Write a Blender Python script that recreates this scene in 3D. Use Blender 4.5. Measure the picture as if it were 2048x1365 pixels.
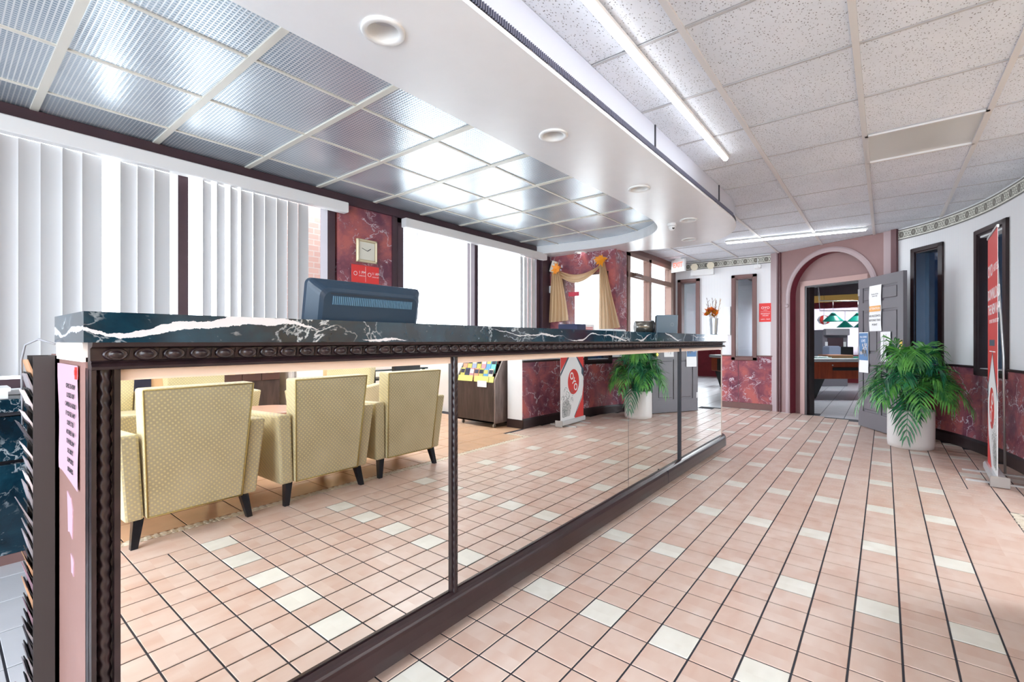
import bpy, math, random
from mathutils import Vector, Matrix
random.seed(7)
S = bpy.context.scene
for o in list(bpy.data.objects): bpy.data.objects.remove(o)
PI = math.pi

# ------------------------------------------------------------------ camera, world, light, exposure
YAW = math.radians(38.7); EYE = 1.12
cam = bpy.data.objects.new('camera', bpy.data.cameras.new('camera'))
S.collection.objects.link(cam)
cam.location = (0, 0, EYE); cam.rotation_euler = (PI/2, 0, YAW - PI/2)
cam.data.sensor_width = 36; cam.data.lens = 930/2048*36; cam.data.clip_start = .02
S.camera = cam
S.view_settings.view_transform = 'Standard'; S.view_settings.look = 'None'
S.view_settings.gamma = 1; S.view_settings.use_curve_mapping = False
S.view_settings.exposure = 1.28
W = bpy.data.worlds.new('World'); S.world = W; W.use_nodes = True
bg = W.node_tree.nodes['Background']
bg.inputs[0].default_value = (.80, .90, 1, 1); bg.inputs[1].default_value = 4.0
S.cycles.max_bounces = 10; S.cycles.diffuse_bounces = 5; S.cycles.glossy_bounces = 5
S.cycles.transmission_bounces = 8; S.cycles.caustics_reflective = False; S.cycles.caustics_refractive = False
S.cycles.sample_clamp_indirect = 6

def area(name, loc, rot, sx, sy, power, col=(1, 1, 1), portal=False):
    l = bpy.data.lights.new(name, 'AREA'); l.shape = 'RECTANGLE'; l.size = sx; l.size_y = sy
    l.energy = power; l.color = col
    if portal: l.cycles.is_portal = True
    o = bpy.data.objects.new(name, l); o.location = loc; o.rotation_euler = rot
    S.collection.objects.link(o); return o
# daylight portals at the window openings (guide sky sampling only)
area('window_portal', (1.0, 3.84, 1.62), (-PI/2, 0, 0), 2.4, 1.5, 1, portal=True)
area('window_portal', (3.97, 3.84, 1.62), (-PI/2, 0, 0), 2.3, 1.5, 1, portal=True)
area('window_portal', (7.1, 3.02, 1.2), (-PI/2, 0, 0), 2.5, 2.3, 1, portal=True)
area('window_portal', (-3.12, -.5, 1.3), (0, -PI/2, 0), 2.3, 6.8, 1, portal=True)  # opening of the added storefront window

# ------------------------------------------------------------------ helpers
def link(o, parent=None):
    S.collection.objects.link(o)
    if parent: o.parent = parent
    return o
def tag(o, label=None, cat=None, group=None, kind=None):
    if label: o['label'] = label
    if cat: o['category'] = cat
    if group: o['group'] = group
    if kind: o['kind'] = kind
    return o
def thing(name, label, cat, loc=(0, 0, 0), rz=0, group=None):
    o = bpy.data.objects.new(name, None); o.location = loc; o.rotation_euler = (0, 0, rz)
    o.empty_display_size = .1
    return tag(link(o), label, cat, group)
class MB:
    def __init__(s): s.v = []; s.f = []; s.m = []; s.cur = 0; s.sm = []
    def add(s, vs, fs, smooth=False):
        n = len(s.v); s.v += [tuple(v) for v in vs]
        for f in fs: s.f.append(tuple(i + n for i in f)); s.m.append(s.cur); s.sm.append(smooth)
        return s
    def box(s, x0, x1, y0, y1, z0, z1, M=None, bev=0):
        x0, x1 = min(x0, x1), max(x0, x1); y0, y1 = min(y0, y1), max(y0, y1); z0, z1 = min(z0, z1), max(z0, z1)
        if bev:
            b = min(bev, (x1-x0)*.45, (y1-y0)*.45, (z1-z0)*.45)
            def ring(i, z): return [(x0+i, y0+i, z), (x1-i, y0+i, z), (x1-i, y1-i, z), (x0+i, y1-i, z)]
            vs = ring(b, z0) + ring(0, z0+b) + ring(0, z1-b) + ring(b, z1)
            fs = [(3, 2, 1, 0), (12, 13, 14, 15)]
            for k in range(3):
                for i in range(4): j = (i+1) % 4; fs.append((k*4+i, k*4+j, k*4+4+j, k*4+4+i))
        else:
            vs = [(x, y, z) for z in (z0, z1) for x, y in ((x0, y0), (x1, y0), (x1, y1), (x0, y1))]
            fs = [(3, 2, 1, 0), (4, 5, 6, 7), (0, 1, 5, 4), (1, 2, 6, 5), (2, 3, 7, 6), (3, 0, 4, 7)]
        if M: vs = [M @ Vector(v) for v in vs]
        return s.add(vs, fs)
    def hexa(s, b, t):   # bottom quad, top quad (ccw from above)
        return s.add(list(b)+list(t), [(3, 2, 1, 0), (4, 5, 6, 7), (0, 1, 5, 4), (1, 2, 6, 5), (2, 3, 7, 6), (3, 0, 4, 7)])
    def prism(s, poly, z0, z1, M=None):
        n = len(poly); vs = [(x, y, z0) for x, y in poly] + [(x, y, z1) for x, y in poly]
        if M: vs = [M @ Vector(v) for v in vs]
        fs = [tuple(reversed(range(n))), tuple(range(n, 2*n))] + [(i, (i+1) % n, n+(i+1) % n, n+i) for i in range(n)]
        return s.add(vs, fs)
    def lathe(s, prof, n=24, c=(0, 0, 0), M=None, smooth=True, cap=True):
        vs = [(c[0]+r*math.cos(2*PI*i/n), c[1]+r*math.sin(2*PI*i/n), c[2]+z) for r, z in prof for i in range(n)]
        if M: vs = [M @ Vector(v) for v in vs]
        fs = [(k*n+i, k*n+(i+1) % n, (k+1)*n+(i+1) % n, (k+1)*n+i) for k in range(len(prof)-1) for i in range(n)]
        s.add(vs, fs, smooth)
        if cap:
            m = len(s.v)-len(vs)
            s.f.append(tuple(m+i for i in reversed(range(n)))); s.m.append(s.cur); s.sm.append(False)
            s.f.append(tuple(m+(len(prof)-1)*n+i for i in range(n))); s.m.append(s.cur); s.sm.append(False)
        return s
    def tube(s, pts, r, n=8, smooth=True, cap=True):
        pts = [Vector(p) for p in pts]; rs = r if isinstance(r, (list, tuple)) else [r]*len(pts)
        vs = []; up = Vector((0, 0, 1)); 
        for k, p in enumerate(pts):
            d = (pts[min(k+1, len(pts)-1)] - pts[max(k-1, 0)]).normalized()
            a = d.cross(up)
            if a.length < .05: a = d.cross(Vector((1, 0, 0)))
            a.normalize(); b = a.cross(d)
            vs += [p + (a*math.cos(2*PI*i/n) + b*math.sin(2*PI*i/n))*rs[k] for i in range(n)]
        fs = [(k*n+i, k*n+(i+1) % n, (k+1)*n+(i+1) % n, (k+1)*n+i) for k in range(len(pts)-1) for i in range(n)]
        if cap: fs += [tuple(reversed(range(n))), tuple((len(pts)-1)*n+i for i in range(n))]
        return s.add(vs, fs, smooth)
    def sweep(s, path, prof, closed=False, smooth=False):
        """path: 2-D points; prof: closed list of (offset to the left of travel, z)"""
        P = [Vector(p) for p in path]; n = len(P); m = len(prof); vs = []
        for k in range(n):
            a = P[k]-P[k-1] if (k > 0 or closed) else P[1]-P[0]
            b = P[(k+1) % n]-P[k] if (k < n-1 or closed) else a
            a = a.normalized(); b = b.normalized(); na = Vector((-a.y, a.x)); nb = Vector((-b.y, b.x))
            t = na+nb; t = t/max(t.length, 1e-6); t = t/max(.35, t.dot(na))
            vs += [(P[k].x+t.x*o, P[k].y+t.y*o, z) for o, z in prof]
        fs = []
        for k in range(n if closed else n-1):
            k2 = (k+1) % n
            for i in range(m): j = (i+1) % m; fs.append((k*m+i, k*m+j, k2*m+j, k2*m+i))
        if not closed: fs += [tuple(range(m)), tuple((n-1)*m+i for i in reversed(range(m)))]
        return s.add(vs, fs, smooth)
    def mesh(s, name, mats):
        me = bpy.data.meshes.new(name); me.from_pydata(s.v, [], s.f)
        for m in (mats if isinstance(mats, (list, tuple)) else [mats]): me.materials.append(m)
        me.polygons.foreach_set('material_index', s.m); me.polygons.foreach_set('use_smooth', s.sm)
        me.validate(); me.update(); return me
    def obj(s, name, mats, parent=None, loc=None, rz=0):
        o = bpy.data.objects.new(name, s.mesh(name, mats)); link(o, parent)
        if loc: o.location = loc; o.rotation_euler = (0, 0, rz)
        return o
def struct(o): o['kind'] = 'structure'; return o
def inst(name, me, parent, loc, rot=(0, 0, 0), sc=None):
    o = bpy.data.objects.new(name, me); o.location = loc; o.rotation_euler = rot
    if sc: o.scale = sc
    return link(o, parent)
def copy_tree(o, loc, rz, label=None):
    r = o.copy(); S.collection.objects.link(r); r.location = loc; r.rotation_euler = (0, 0, rz)
    if label: r['label'] = label
    for ch in o.children:
        c = ch.copy(); S.collection.objects.link(c); c.parent = r
        for g in ch.children:
            d = g.copy(); S.collection.objects.link(d); d.parent = c
    return r
def text(name, body, size, mat, parent, M, align='CENTER', sx=1.0, ext=.0006, bold=0):
    c = bpy.data.curves.new(name, 'FONT'); c.body = body; c.size = size; c.align_x = align; c.align_y = 'CENTER'
    c.extrude = ext; c.space_line = .95; c.offset = bold; c.resolution_u = 3
    t = bpy.data.objects.new(name, c); S.collection.objects.link(t)
    me = bpy.data.meshes.new_from_object(t.evaluated_get(bpy.context.evaluated_depsgraph_get()))
    bpy.data.objects.remove(t); me.materials.clear(); me.materials.append(mat)
    me.transform(M @ Matrix.Diagonal((sx, 1, 1, 1)))
    o = bpy.data.objects.new(name, me); return link(o, parent)
def frame_m(origin, xdir, ydir):   # local x,y -> world; local z = normal
    x = Vector(xdir).normalized(); y = Vector(ydir).normalized(); z = x.cross(y)
    return Matrix(((x.x, y.x, z.x, origin[0]), (x.y, y.y, z.y, origin[1]), (x.z, y.z, z.z, origin[2]), (0, 0, 0, 1)))

# ------------------------------------------------------------------ materials
def srgb(r, g, b):
    f = lambda c: (c/255/12.92) if c/255 <= .04045 else ((c/255+.055)/1.055)**2.4
    return (f(r), f(g), f(b), 1)
class NT:
    def __init__(s, name):
        s.mat = bpy.data.materials.new(name); s.mat.use_nodes = True
        s.t = s.mat.node_tree; s.b = s.t.nodes['Principled BSDF']
    def n(s, typ, ins=None, **kw):
        nd = s.t.nodes.new(typ)
        for k, v in kw.items(): setattr(nd, k, v)
        for k, v in (ins or {}).items(): s.set(nd, k, v)
        return nd
    def set(s, nd, k, v):
        if isinstance(v, bpy.types.NodeSocket): s.t.links.new(v, nd.inputs[k])
        elif isinstance(v, bpy.types.Node): s.t.links.new(v.outputs[0], nd.inputs[k])
        else: nd.inputs[k].default_value = v
    def p(s, **kw):
        for k, v in kw.items(): s.set(s.b, k.replace('_', ' '), v)
        return s
    def ramp(s, fac, stops, interp='LINEAR'):
        r = s.n('ShaderNodeValToRGB'); s.set(r, 'Fac', fac); r.color_ramp.interpolation = interp
        e = r.color_ramp.elements
        while len(e) > 1: e.remove(e[-1])
        e[0].position = stops[0][0]; e[0].color = stops[0][1]
        for p, c in stops[1:]: x = e.new(p); x.color = c
        return r.outputs[0]
    def mix(s, fac, a, b, mode='MIX'):
        m = s.n('ShaderNodeMix', data_type='RGBA', blend_type=mode)
        s.set(m, 0, fac); s.set(m, 6, a); s.set(m, 7, b); return m.outputs[2]
    def math(s, op, a, b=0, c=0):
        m = s.n('ShaderNodeMath', operation=op); s.set(m, 0, a); s.set(m, 1, b); s.set(m, 2, c); return m.outputs[0]
    def noise(s, vec, scale, detail=4, rough=.5, dist=0):
        return s.n('ShaderNodeTexNoise', {'Vector': vec, 'Scale': scale, 'Detail': detail, 'Roughness': rough, 'Distortion': dist}).outputs[0]
    def bump(s, h, strength=.3, dist=.01):
        b = s.n('ShaderNodeBump', {'Height': h, 'Strength': strength, 'Distance': dist}); s.set(s.b, 'Normal', b.outputs[0]); return s
def plain(name, col, rough=.5, metal=0, spec=.5, var=0, **kw):
    m = NT(name); m.p(Roughness=rough, Metallic=metal); m.set(m.b, 'Specular IOR Level', spec)
    if var:
        g = m.n('ShaderNodeNewGeometry').outputs['Position']
        nz = m.noise(g, 6, 4, .6)
        d = tuple(c*(1-var) for c in col[:3])+(1,); u = tuple(min(1, c*(1+var)) for c in col[:3])+(1,)
        m.p(Base_Color=m.ramp(nz, [(.3, d), (.7, u)]))
    else: m.p(Base_Color=col)
    for k, v in kw.items(): m.set(m.b, k.replace('_', ' '), v)
    return m.mat
def emit(name, col, st):
    m = NT(name); m.p(Base_Color=col, Emission_Color=col, Emission_Strength=st); return m.mat

white_paint = plain('white paint', srgb(236, 236, 238), .6, var=.02)
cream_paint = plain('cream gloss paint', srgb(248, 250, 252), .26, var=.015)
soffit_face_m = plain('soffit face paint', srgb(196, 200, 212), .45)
dark_wood = plain('dark mahogany', srgb(44, 28, 30), .3, var=.2)
dark_trim = plain('dark plum trim', srgb(72, 52, 60), .4, var=.12)
brown_trim = plain('brown mauve frame', srgb(122, 92, 88), .4, var=.06)
mauve = plain('mauve painted wall', srgb(138, 106, 104), .45, var=.04)
mauve_lt = plain('pale mauve trim', srgb(166, 146, 148), .4)
dark_red = plain('dark red reveal', srgb(112, 42, 56), .5, var=.08)
black = plain('black plastic', srgb(22, 23, 26), .4)
black_wood = plain('black lacquered wood', srgb(18, 22, 32), .25)
near_black = plain('dark slot', srgb(40, 42, 52), .6)
white_pl = plain('white plastic', srgb(240, 240, 240), .35)
white_met = plain('white enamelled metal', srgb(236, 236, 234), .35)
chrome = plain('chrome', (.8, .8, .8, 1), .15, 1)
steel = plain('brushed aluminium', (.62, .62, .62, 1), .35, 1)
brass = plain('brass', srgb(200, 170, 90), .3, 1)
alu_brown = plain('bronze door frame', srgb(150, 122, 110), .35, .3)
paper = plain('white paper', srgb(245, 245, 245), .7)
ink = plain('black ink', srgb(40, 40, 44), .7)
ink_grey = plain('grey ink', srgb(120, 120, 124), .7)
red = plain('red print', srgb(226, 66, 62), .45)
red_sign = plain('red sign', srgb(232, 62, 60), .4)
white_ink = plain('white ink', srgb(250, 250, 250), .6)
pink_paper = plain('pink paper', srgb(188, 152, 166), .8)
tan_wall = plain('tan wall paint', srgb(222, 186, 140), .6, var=.03)
grey_wall = plain('lounge white wall', srgb(226, 226, 228), .6, var=.02)
end_panel_m = plain('cream end panel', srgb(146, 110, 102), .5, var=.05)
grout = plain('dark grout', srgb(50, 50, 58), .8, var=.1)
green_fab = plain('green felt', srgb(30, 130, 110), .9)
yellow_m = plain('mustard paint', srgb(232, 190, 96), .6)
curtain_red = plain('red drape', srgb(120, 36, 46), .8, var=.15)

def diffuse_trans(name, col, tcol, fac):
    m = NT(name); d = m.n('ShaderNodeBsdfDiffuse', {'Color': col}); t = m.n('ShaderNodeBsdfTranslucent', {'Color': tcol})
    x = m.n('ShaderNodeMixShader', {0: fac}); m.t.links.new(d.outputs[0], x.inputs[1]); m.t.links.new(t.outputs[0], x.inputs[2])
    m.t.links.new(x.outputs[0], m.t.nodes['Material Output'].inputs[0]); return m.mat
slat_m = diffuse_trans('blind vane vinyl', srgb(198, 196, 197), (.55, .6, .6, 1), .04)
sheer_m = diffuse_trans('sheer fabric', srgb(226, 196, 156), srgb(240, 216, 186), .35)
sheer_w = diffuse_trans('white sheer curtain', srgb(218, 206, 216), srgb(212, 198, 210), .36)

def glass_mat(name, tint=(1, 1, 1, 1), refl=.1, rcol=(1, 1, 1, 1)):
    m = NT(name); t = m.n('ShaderNodeBsdfTransparent', {'Color': tint}); g = m.n('ShaderNodeBsdfGlossy', {'Color': rcol, 'Roughness': .02})
    f = m.n('ShaderNodeLayerWeight', {'Blend': .5}); fa = m.math('MULTIPLY_ADD', m.math('POWER', f.outputs[1], 5), .8, .03+refl)
    x = m.n('ShaderNodeMixShader', {0: fa}); m.t.links.new(t.outputs[0], x.inputs[1]); m.t.links.new(g.outputs[0], x.inputs[2])
    m.t.links.new(x.outputs[0], m.t.nodes['Material Output'].inputs[0]); return m.mat
glass = glass_mat('window glass', refl=0)
dark_glass = glass_mat('tinted interior glass', (.35, .5, .65, 1), .12)
mirror_m = NT('silvered mirror').p(Base_Color=(.90, .89, .86, 1), Metallic=1.0, Roughness=0.0).mat

def marble(name, c_dark, c_mid, c_light, vein, scale=3.0, rough=.12, big=False):
    m = NT(name); g = m.n('ShaderNodeNewGeometry').outputs['Position']
    wob = m.n('ShaderNodeTexNoise', {'Vector': g, 'Scale': scale*.8, 'Detail': 3.0}).outputs[1]
    w = m.n('ShaderNodeVectorMath', operation='SCALE'); m.set(w, 0, wob); w.inputs['Scale'].default_value = .55/scale*2
    v = m.n('ShaderNodeVectorMath', operation='ADD'); m.set(v, 0, g); m.set(v, 1, w.outputs[0]); vv = v.outputs[0]
    base = m.ramp(m.noise(vv, scale*1.3, 6, .62), [(.34, c_dark), (.5, c_mid), (.66, c_light)])
    def ridge(sc, wid, vec=vv, det=5.0):
        a = m.math('ABSOLUTE', m.math('SUBTRACT', m.noise(vec, sc, det, .55), .5)); return m.ramp(a, [(0, (1, 1, 1, 1)), (wid*.35, (.75, .75, .75, 1)), (wid, (0, 0, 0, 1))])
    def mask(sc, lo): return m.ramp(m.noise(g, sc, 2), [(lo, (0, 0, 0, 1)), (lo+.12, (1, 1, 1, 1))])
    c = m.mix(m.math('MULTIPLY', ridge(scale*.9, .012), mask(scale*.9, .44)), base, vein)
    c = m.mix(m.math('MULTIPLY', ridge(scale*2.6, .016), mask(scale*1.7, .5)), c, vein)
    c = m.mix(m.math('MULTIPLY', m.ramp(m.noise(vv, scale*9, 3, .7), [(.66, (0, 0, 0, 1)), (.74, (1, 1, 1, 1))]), .55), c, vein)
    if big:   # long pale streaks along the slab and slanting cracks
        sp_ = m.n('ShaderNodeSeparateXYZ', {0: g})
        ax = m.n('ShaderNodeCombineXYZ', {0: sp_.outputs[0], 1: sp_.outputs[1], 2: 0}).outputs[0]
        zc = m.math('MULTIPLY_ADD', m.math('SUBTRACT', m.noise(ax, 2.6, 2), .5), .16, 1.15)
        wob2 = m.math('MULTIPLY', m.math('SUBTRACT', m.noise(g, 26, 4, .7), .5), .02)
        dz = m.math('ABSOLUTE', m.math('ADD', m.math('SUBTRACT', sp_.outputs[2], zc), wob2))
        wd_ = m.math('MULTIPLY_ADD', m.ramp(m.noise(ax, 3.3, 1), [(.38, (0, 0, 0, 1)), (.62, (1, 1, 1, 1))]), .013, -.001)
        wd_ = m.math('MULTIPLY', wd_, m.ramp(m.math('MULTIPLY', sp_.outputs[0], .5), [(.0, (1, 1, 1, 1)), (.4, (1, 1, 1, 1)), (.5, (0, 0, 0, 1)), (.72, (0, 0, 0, 1)), (.8, (.5, .5, .5, 1))]))
        c = m.mix(m.math('MULTIPLY', m.math('LESS_THAN', dz, wd_), .9), c, srgb(206, 204, 206))
    m.p(Base_Color=c, Roughness=rough); return m.mat
marble_blue = marble('dark blue green marble laminate', srgb(8, 24, 34), srgb(14, 44, 58), srgb(24, 62, 78), srgb(170, 178, 182), 3.0, .1, True)
marble_red = marble('red marble panel', srgb(112, 66, 84), srgb(150, 88, 98), srgb(192, 108, 104), srgb(216, 202, 212), 3.2, .13)

def carve_wood():
    m = NT('carved dark wood'); g = m.n('ShaderNodeNewGeometry').outputs['Position']
    m.p(Base_Color=m.ramp(m.noise(g, 30, 4), [(.3, srgb(26, 17, 20)), (.7, srgb(46, 31, 34))]), Roughness=.28); return m.mat
carved = carve_wood()

def tile_mat(name, whites):
    m = NT(name); g = m.n('ShaderNodeNewGeometry').outputs['Position']
    T = .1473
    sc = m.n('ShaderNodeMapping', {'Vector': g, 'Location': (-.2504/T % 1, -.3925/T % 1, 0), 'Scale': (1/T, 1/T, 0)})
    fl = m.n('ShaderNodeVectorMath', operation='FLOOR'); m.set(fl, 0, sc.outputs[0])
    rnd = m.n('ShaderNodeTexWhiteNoise', {'Vector': fl.outputs[0]}).outputs[0]
    off = m.n('ShaderNodeVectorMath', operation='ADD'); m.set(off, 0, g)
    rc = m.n('ShaderNodeTexWhiteNoise', {'Vector': fl.outputs[0]}).outputs[1]; m.set(off, 1, rc)
    st = m.n('ShaderNodeMapping', {'Vector': off.outputs[0], 'Scale': (1, 2.2, 1)})
    nz = m.noise(st.outputs[0], 5, 3, .45, .3)
    if whites:
        c = m.ramp(nz, [(.3, srgb(226, 220, 208)), (.7, srgb(238, 234, 224))])
    else:
        c = m.ramp(nz, [(.25, srgb(204, 164, 144)), (.5, srgb(215, 187, 171)), (.75, srgb(224, 204, 192))])
        c = m.mix(.35, c, m.ramp(rnd, [(0, srgb(206, 172, 156)), (1, srgb(226, 204, 192))]))
    m.p(Base_Color=c, Roughness=.3)
    m.set(m.b, 'Specular IOR Level', .4)
    return m.mat
tile_peach = tile_mat('peach ceramic tile', False); tile_cream = tile_mat('cream ceramic tile', True)
tile_orange = plain('orange lounge tile', srgb(212, 172, 140), .3, var=.08)
tile_white = plain('white ceramic tile', srgb(216, 216, 220), .25, var=.03)
mosaic_m = plain('cream mosaic stone', srgb(226, 214, 196), .4, var=.1)

def ceiling_tile():
    m = NT('fissured ceiling tile'); g = m.n('ShaderNodeNewGeometry').outputs['Position']
    st = m.n('ShaderNodeMapping', {'Vector': g, 'Scale': (1, 1.6, 1)}).outputs[0]
    v = m.n('ShaderNodeTexVoronoi', {'Vector': st, 'Scale': 62.0, 'Randomness': 1.0}).outputs[0]
    hole = m.ramp(v, [(.2, (1, 1, 1, 1)), (.33, (0, 0, 0, 1))])
    k = m.math('MULTIPLY', hole, m.ramp(m.noise(g, 160, 2), [(.44, (0, 0, 0, 1)), (.54, (1, 1, 1, 1))]))
    m.p(Base_Color=m.mix(k, m.ramp(m.noise(g, 3, 4), [(.3, srgb(216, 222, 232)), (.7, srgb(228, 233, 242))]), srgb(128, 127, 132)), Roughness=.85)
    m.bump(m.math('MULTIPLY', k, -1), .5, .004); return m.mat
tile_ceil = ceiling_tile()
tbar_m = plain('ceiling grid enamel', srgb(216, 215, 216), .4)

def louver_mat():
    m = NT('silver egg crate louver'); g = m.n('ShaderNodeNewGeometry').outputs['Position']
    sep = m.n('ShaderNodeSeparateXYZ', {0: g}); P = .018
    def band(a):
        f = m.math('FRACT', m.math('MULTIPLY', a, 1/P)); return m.math('ABSOLUTE', m.math('SUBTRACT', f, .5))
    d = m.math('MAXIMUM', band(sep.outputs[0]), band(sep.outputs[1]))
    rib = m.ramp(d, [(.3, (0, 0, 0, 1)), (.42, (1, 1, 1, 1))])
    nz = m.noise(g, 2.2, 1, .4)
    cell = m.ramp(nz, [(.35, srgb(142, 160, 176)), (.6, srgb(186, 202, 214))])
    m.p(Base_Color=m.mix(rib, cell, srgb(236, 240, 244)), Metallic=.45, Roughness=.26)
    m.bump(d, .35, .003); return m.mat
louver_m = louver_mat()
lbar_m = plain('cream louver frame', srgb(232, 228, 216), .4)

def border_mat(scale_len):
    # wallpaper border: UV x = metres along the wall, y = 0..1
    m = NT('medallion wallpaper border'); uv = m.n('ShaderNodeUVMap').outputs[0]
    sep = m.n('ShaderNodeSeparateXYZ', {0: uv}); X, Y = sep.outputs[0], sep.outputs[1]
    px = m.math('SUBTRACT', m.math('FRACT', m.math('DIVIDE', X, .155)), .5)   # medallion pitch
    ax = m.math('MULTIPLY', px, 1.5); ay = m.math('SUBTRACT', Y, .5)
    r = m.math('SQRT', m.math('ADD', m.math('MULTIPLY', ax, ax), m.math('MULTIPLY', ay, ay)))
    med = m.ramp(r, [(.0, (.75, .75, .75, 1)), (.08, (.4, .4, .4, 1)), (.14, (1, 1, 1, 1)), (.27, (1, 1, 1, 1)), (.29, (0, 0, 0, 1))])
    w = m.n('ShaderNodeCombineXYZ', {0: m.math('MULTIPLY', m.math('ABSOLUTE', px), 9), 1: m.math('MULTIPLY', m.math('ABSOLUTE', ay), 7.5), 2: 0})
    sc = m.n('ShaderNodeTexVoronoi', {'Vector': w.outputs[0], 'Scale': 1.35}, feature='DISTANCE_TO_EDGE').outputs[0]
    leaf = m.math('MULTIPLY', m.ramp(sc, [(.10, (1, 1, 1, 1)), (.16, (0, 0, 0, 1))]), m.ramp(m.math('ABSOLUTE', ay), [(.3, (1, 1, 1, 1)), (.33, (0, 0, 0, 1))]))
    c = m.mix(leaf, srgb(238, 237, 228), srgb(136, 136, 126)); c = m.mix(med, c, srgb(120, 116, 108))
    edge = m.ramp(m.math('ABSOLUTE', ay), [(.385, (0, 0, 0, 1)), (.39, (1, 1, 1, 1))])
    c = m.mix(edge, c, srgb(120, 119, 114))
    m.p(Base_Color=c, Roughness=.6); return m.mat
border_m = border_mat(1)

def stripe_wall():
    m = NT('white striped wallpaper'); uv = m.n('ShaderNodeNewGeometry').outputs['Position']
    sep = m.n('ShaderNodeSeparateXYZ', {0: uv}); a = m.math('ADD', sep.outputs[0], m.math('MULTIPLY', sep.outputs[1], .9))
    f = m.math('FRACT', m.math('MULTIPLY', a, 1/.018))
    m.p(Base_Color=m.ramp(f, [(.45, srgb(240, 240, 241)), (.5, srgb(228, 229, 232))]), Roughness=.6); return m.mat
wallpaper = stripe_wall()

def fabric_mat():
    m = NT('cream dotted upholstery'); tc = m.n('ShaderNodeTexCoord').outputs['Object']
    sep = m.n('ShaderNodeSeparateXYZ', {0: tc}); P = .028
    u = m.math('MULTIPLY', m.math('ADD', sep.outputs[0], sep.outputs[1]), 2*PI/P)
    v = m.math('MULTIPLY', m.math('ADD', sep.outputs[2], m.math('MULTIPLY', sep.outputs[1], .5)), 2*PI/P)
    s1 = m.math('MULTIPLY', m.math('COSINE', m.math('MULTIPLY', m.math('ADD', u, v), .5)), m.math('COSINE', m.math('MULTIPLY', m.math('SUBTRACT', u, v), .5)))
    k = m.ramp(m.math('ABSOLUTE', s1), [(.55, (0, 0, 0, 1)), (.8, (1, 1, 1, 1))])
    nz = m.noise(tc, 5, 3)
    base = m.ramp(nz, [(.3, srgb(198, 184, 146)), (.7, srgb(214, 202, 166))])
    m.p(Base_Color=m.mix(k, base, srgb(234, 220, 164)), Roughness=.7); m.bump(k, .25, .002)
    m.set(m.b, 'Sheen Weight', .3); return m.mat
fabric = fabric_mat()
fabric_side = plain('brown dotted upholstery', srgb(150, 116, 78), .8)

def wood_mat(name, a, b, rough=.35, s=6):
    m = NT(name); tc = m.n('ShaderNodeTexCoord').outputs['Object']
    st = m.n('ShaderNodeMapping', {'Vector': tc, 'Scale': (s, s, .8)}).outputs[0]
    m.p(Base_Color=m.ramp(m.noise(st, 3, 6, .6, .6), [(.3, a), (.7, b)]), Roughness=rough); return m.mat
rack_wood = wood_mat('dark walnut veneer', srgb(52, 42, 40), srgb(84, 70, 66))
rack_side_m = wood_mat('worn walnut side', srgb(96, 80, 76), srgb(150, 136, 132))
pool_wood = wood_mat('orange brown pool table veneer', srgb(122, 48, 26), srgb(156, 68, 38), .3)
door_grey = plain('grey painted door', srgb(112, 108, 113), .4, var=.03)

def leaf_mat(name, a, b):
    m = NT(name); g = m.n('ShaderNodeNewGeometry').outputs['Position']
    m.p(Base_Color=m.ramp(m.noise(g, 9, 3), [(.35, a), (.65, b)]), Roughness=.35)
    m.set(m.b, 'Specular IOR Level', .5); return m.mat
leaf_m = leaf_mat('palm leaf', srgb(34, 104, 50), srgb(110, 186, 80)); leaf_d = leaf_mat('dark palm leaf', srgb(16, 74, 52), srgb(44, 134, 76))
def brick_mat():
    m = NT('brick facade'); g = m.n('ShaderNodeNewGeometry').outputs['Position']
    sep = m.n('ShaderNodeSeparateXYZ', {0: g}); c = m.n('ShaderNodeCombineXYZ', {0: sep.outputs[0], 1: sep.outputs[2], 2: 0})
    b = m.n('ShaderNodeTexBrick', {'Vector': c.outputs[0], 'Scale': 4.5, 'Color1': srgb(214, 178, 164), 'Color2': srgb(222, 188, 172), 'Mortar': srgb(220, 210, 200)})
    m.p(Base_Color=b.outputs[0], Roughness=.9); return m.mat

# ------------------------------------------------------------------ layout constants
T = .1473; X0 = 2.2504; Y0 = .3925; CZ = 2.52
RW = [(4.70, -1.00), (5.2, -.985), (5.6, -.95), (6.0, -.885), (6.4, -.80), (6.75, -.685), (7.05, -.54), (7.3, -.38), (7.5, -.2), (7.62, -.07)]
A = Vector((8.45, 1.384)); B = Vector((7.6, -.10)); D = (B-A).normalized(); N = Vector((-D.y, D.x))
def ws(s, off=0): p = A + D*s + N*off; return (p.x, p.y)
MIR = 1.30; WY = 3.78; XF = 8.42; YD = 2.95
FW = Vector((math.cos(YAW), math.sin(YAW), 0)); RT = Vector((math.sin(YAW), -math.cos(YAW), 0))
# @@STRUCT
def inside_poly(x, y, poly):
    c = False; n = len(poly)
    for i in range(n):
        x1, y1 = poly[i]; x2, y2 = poly[(i+1) % n]
        if (y1 > y) != (y2 > y) and x < (x2-x1)*(y-y1)/(y2-y1)+x1: c = not c
    return c

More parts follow.
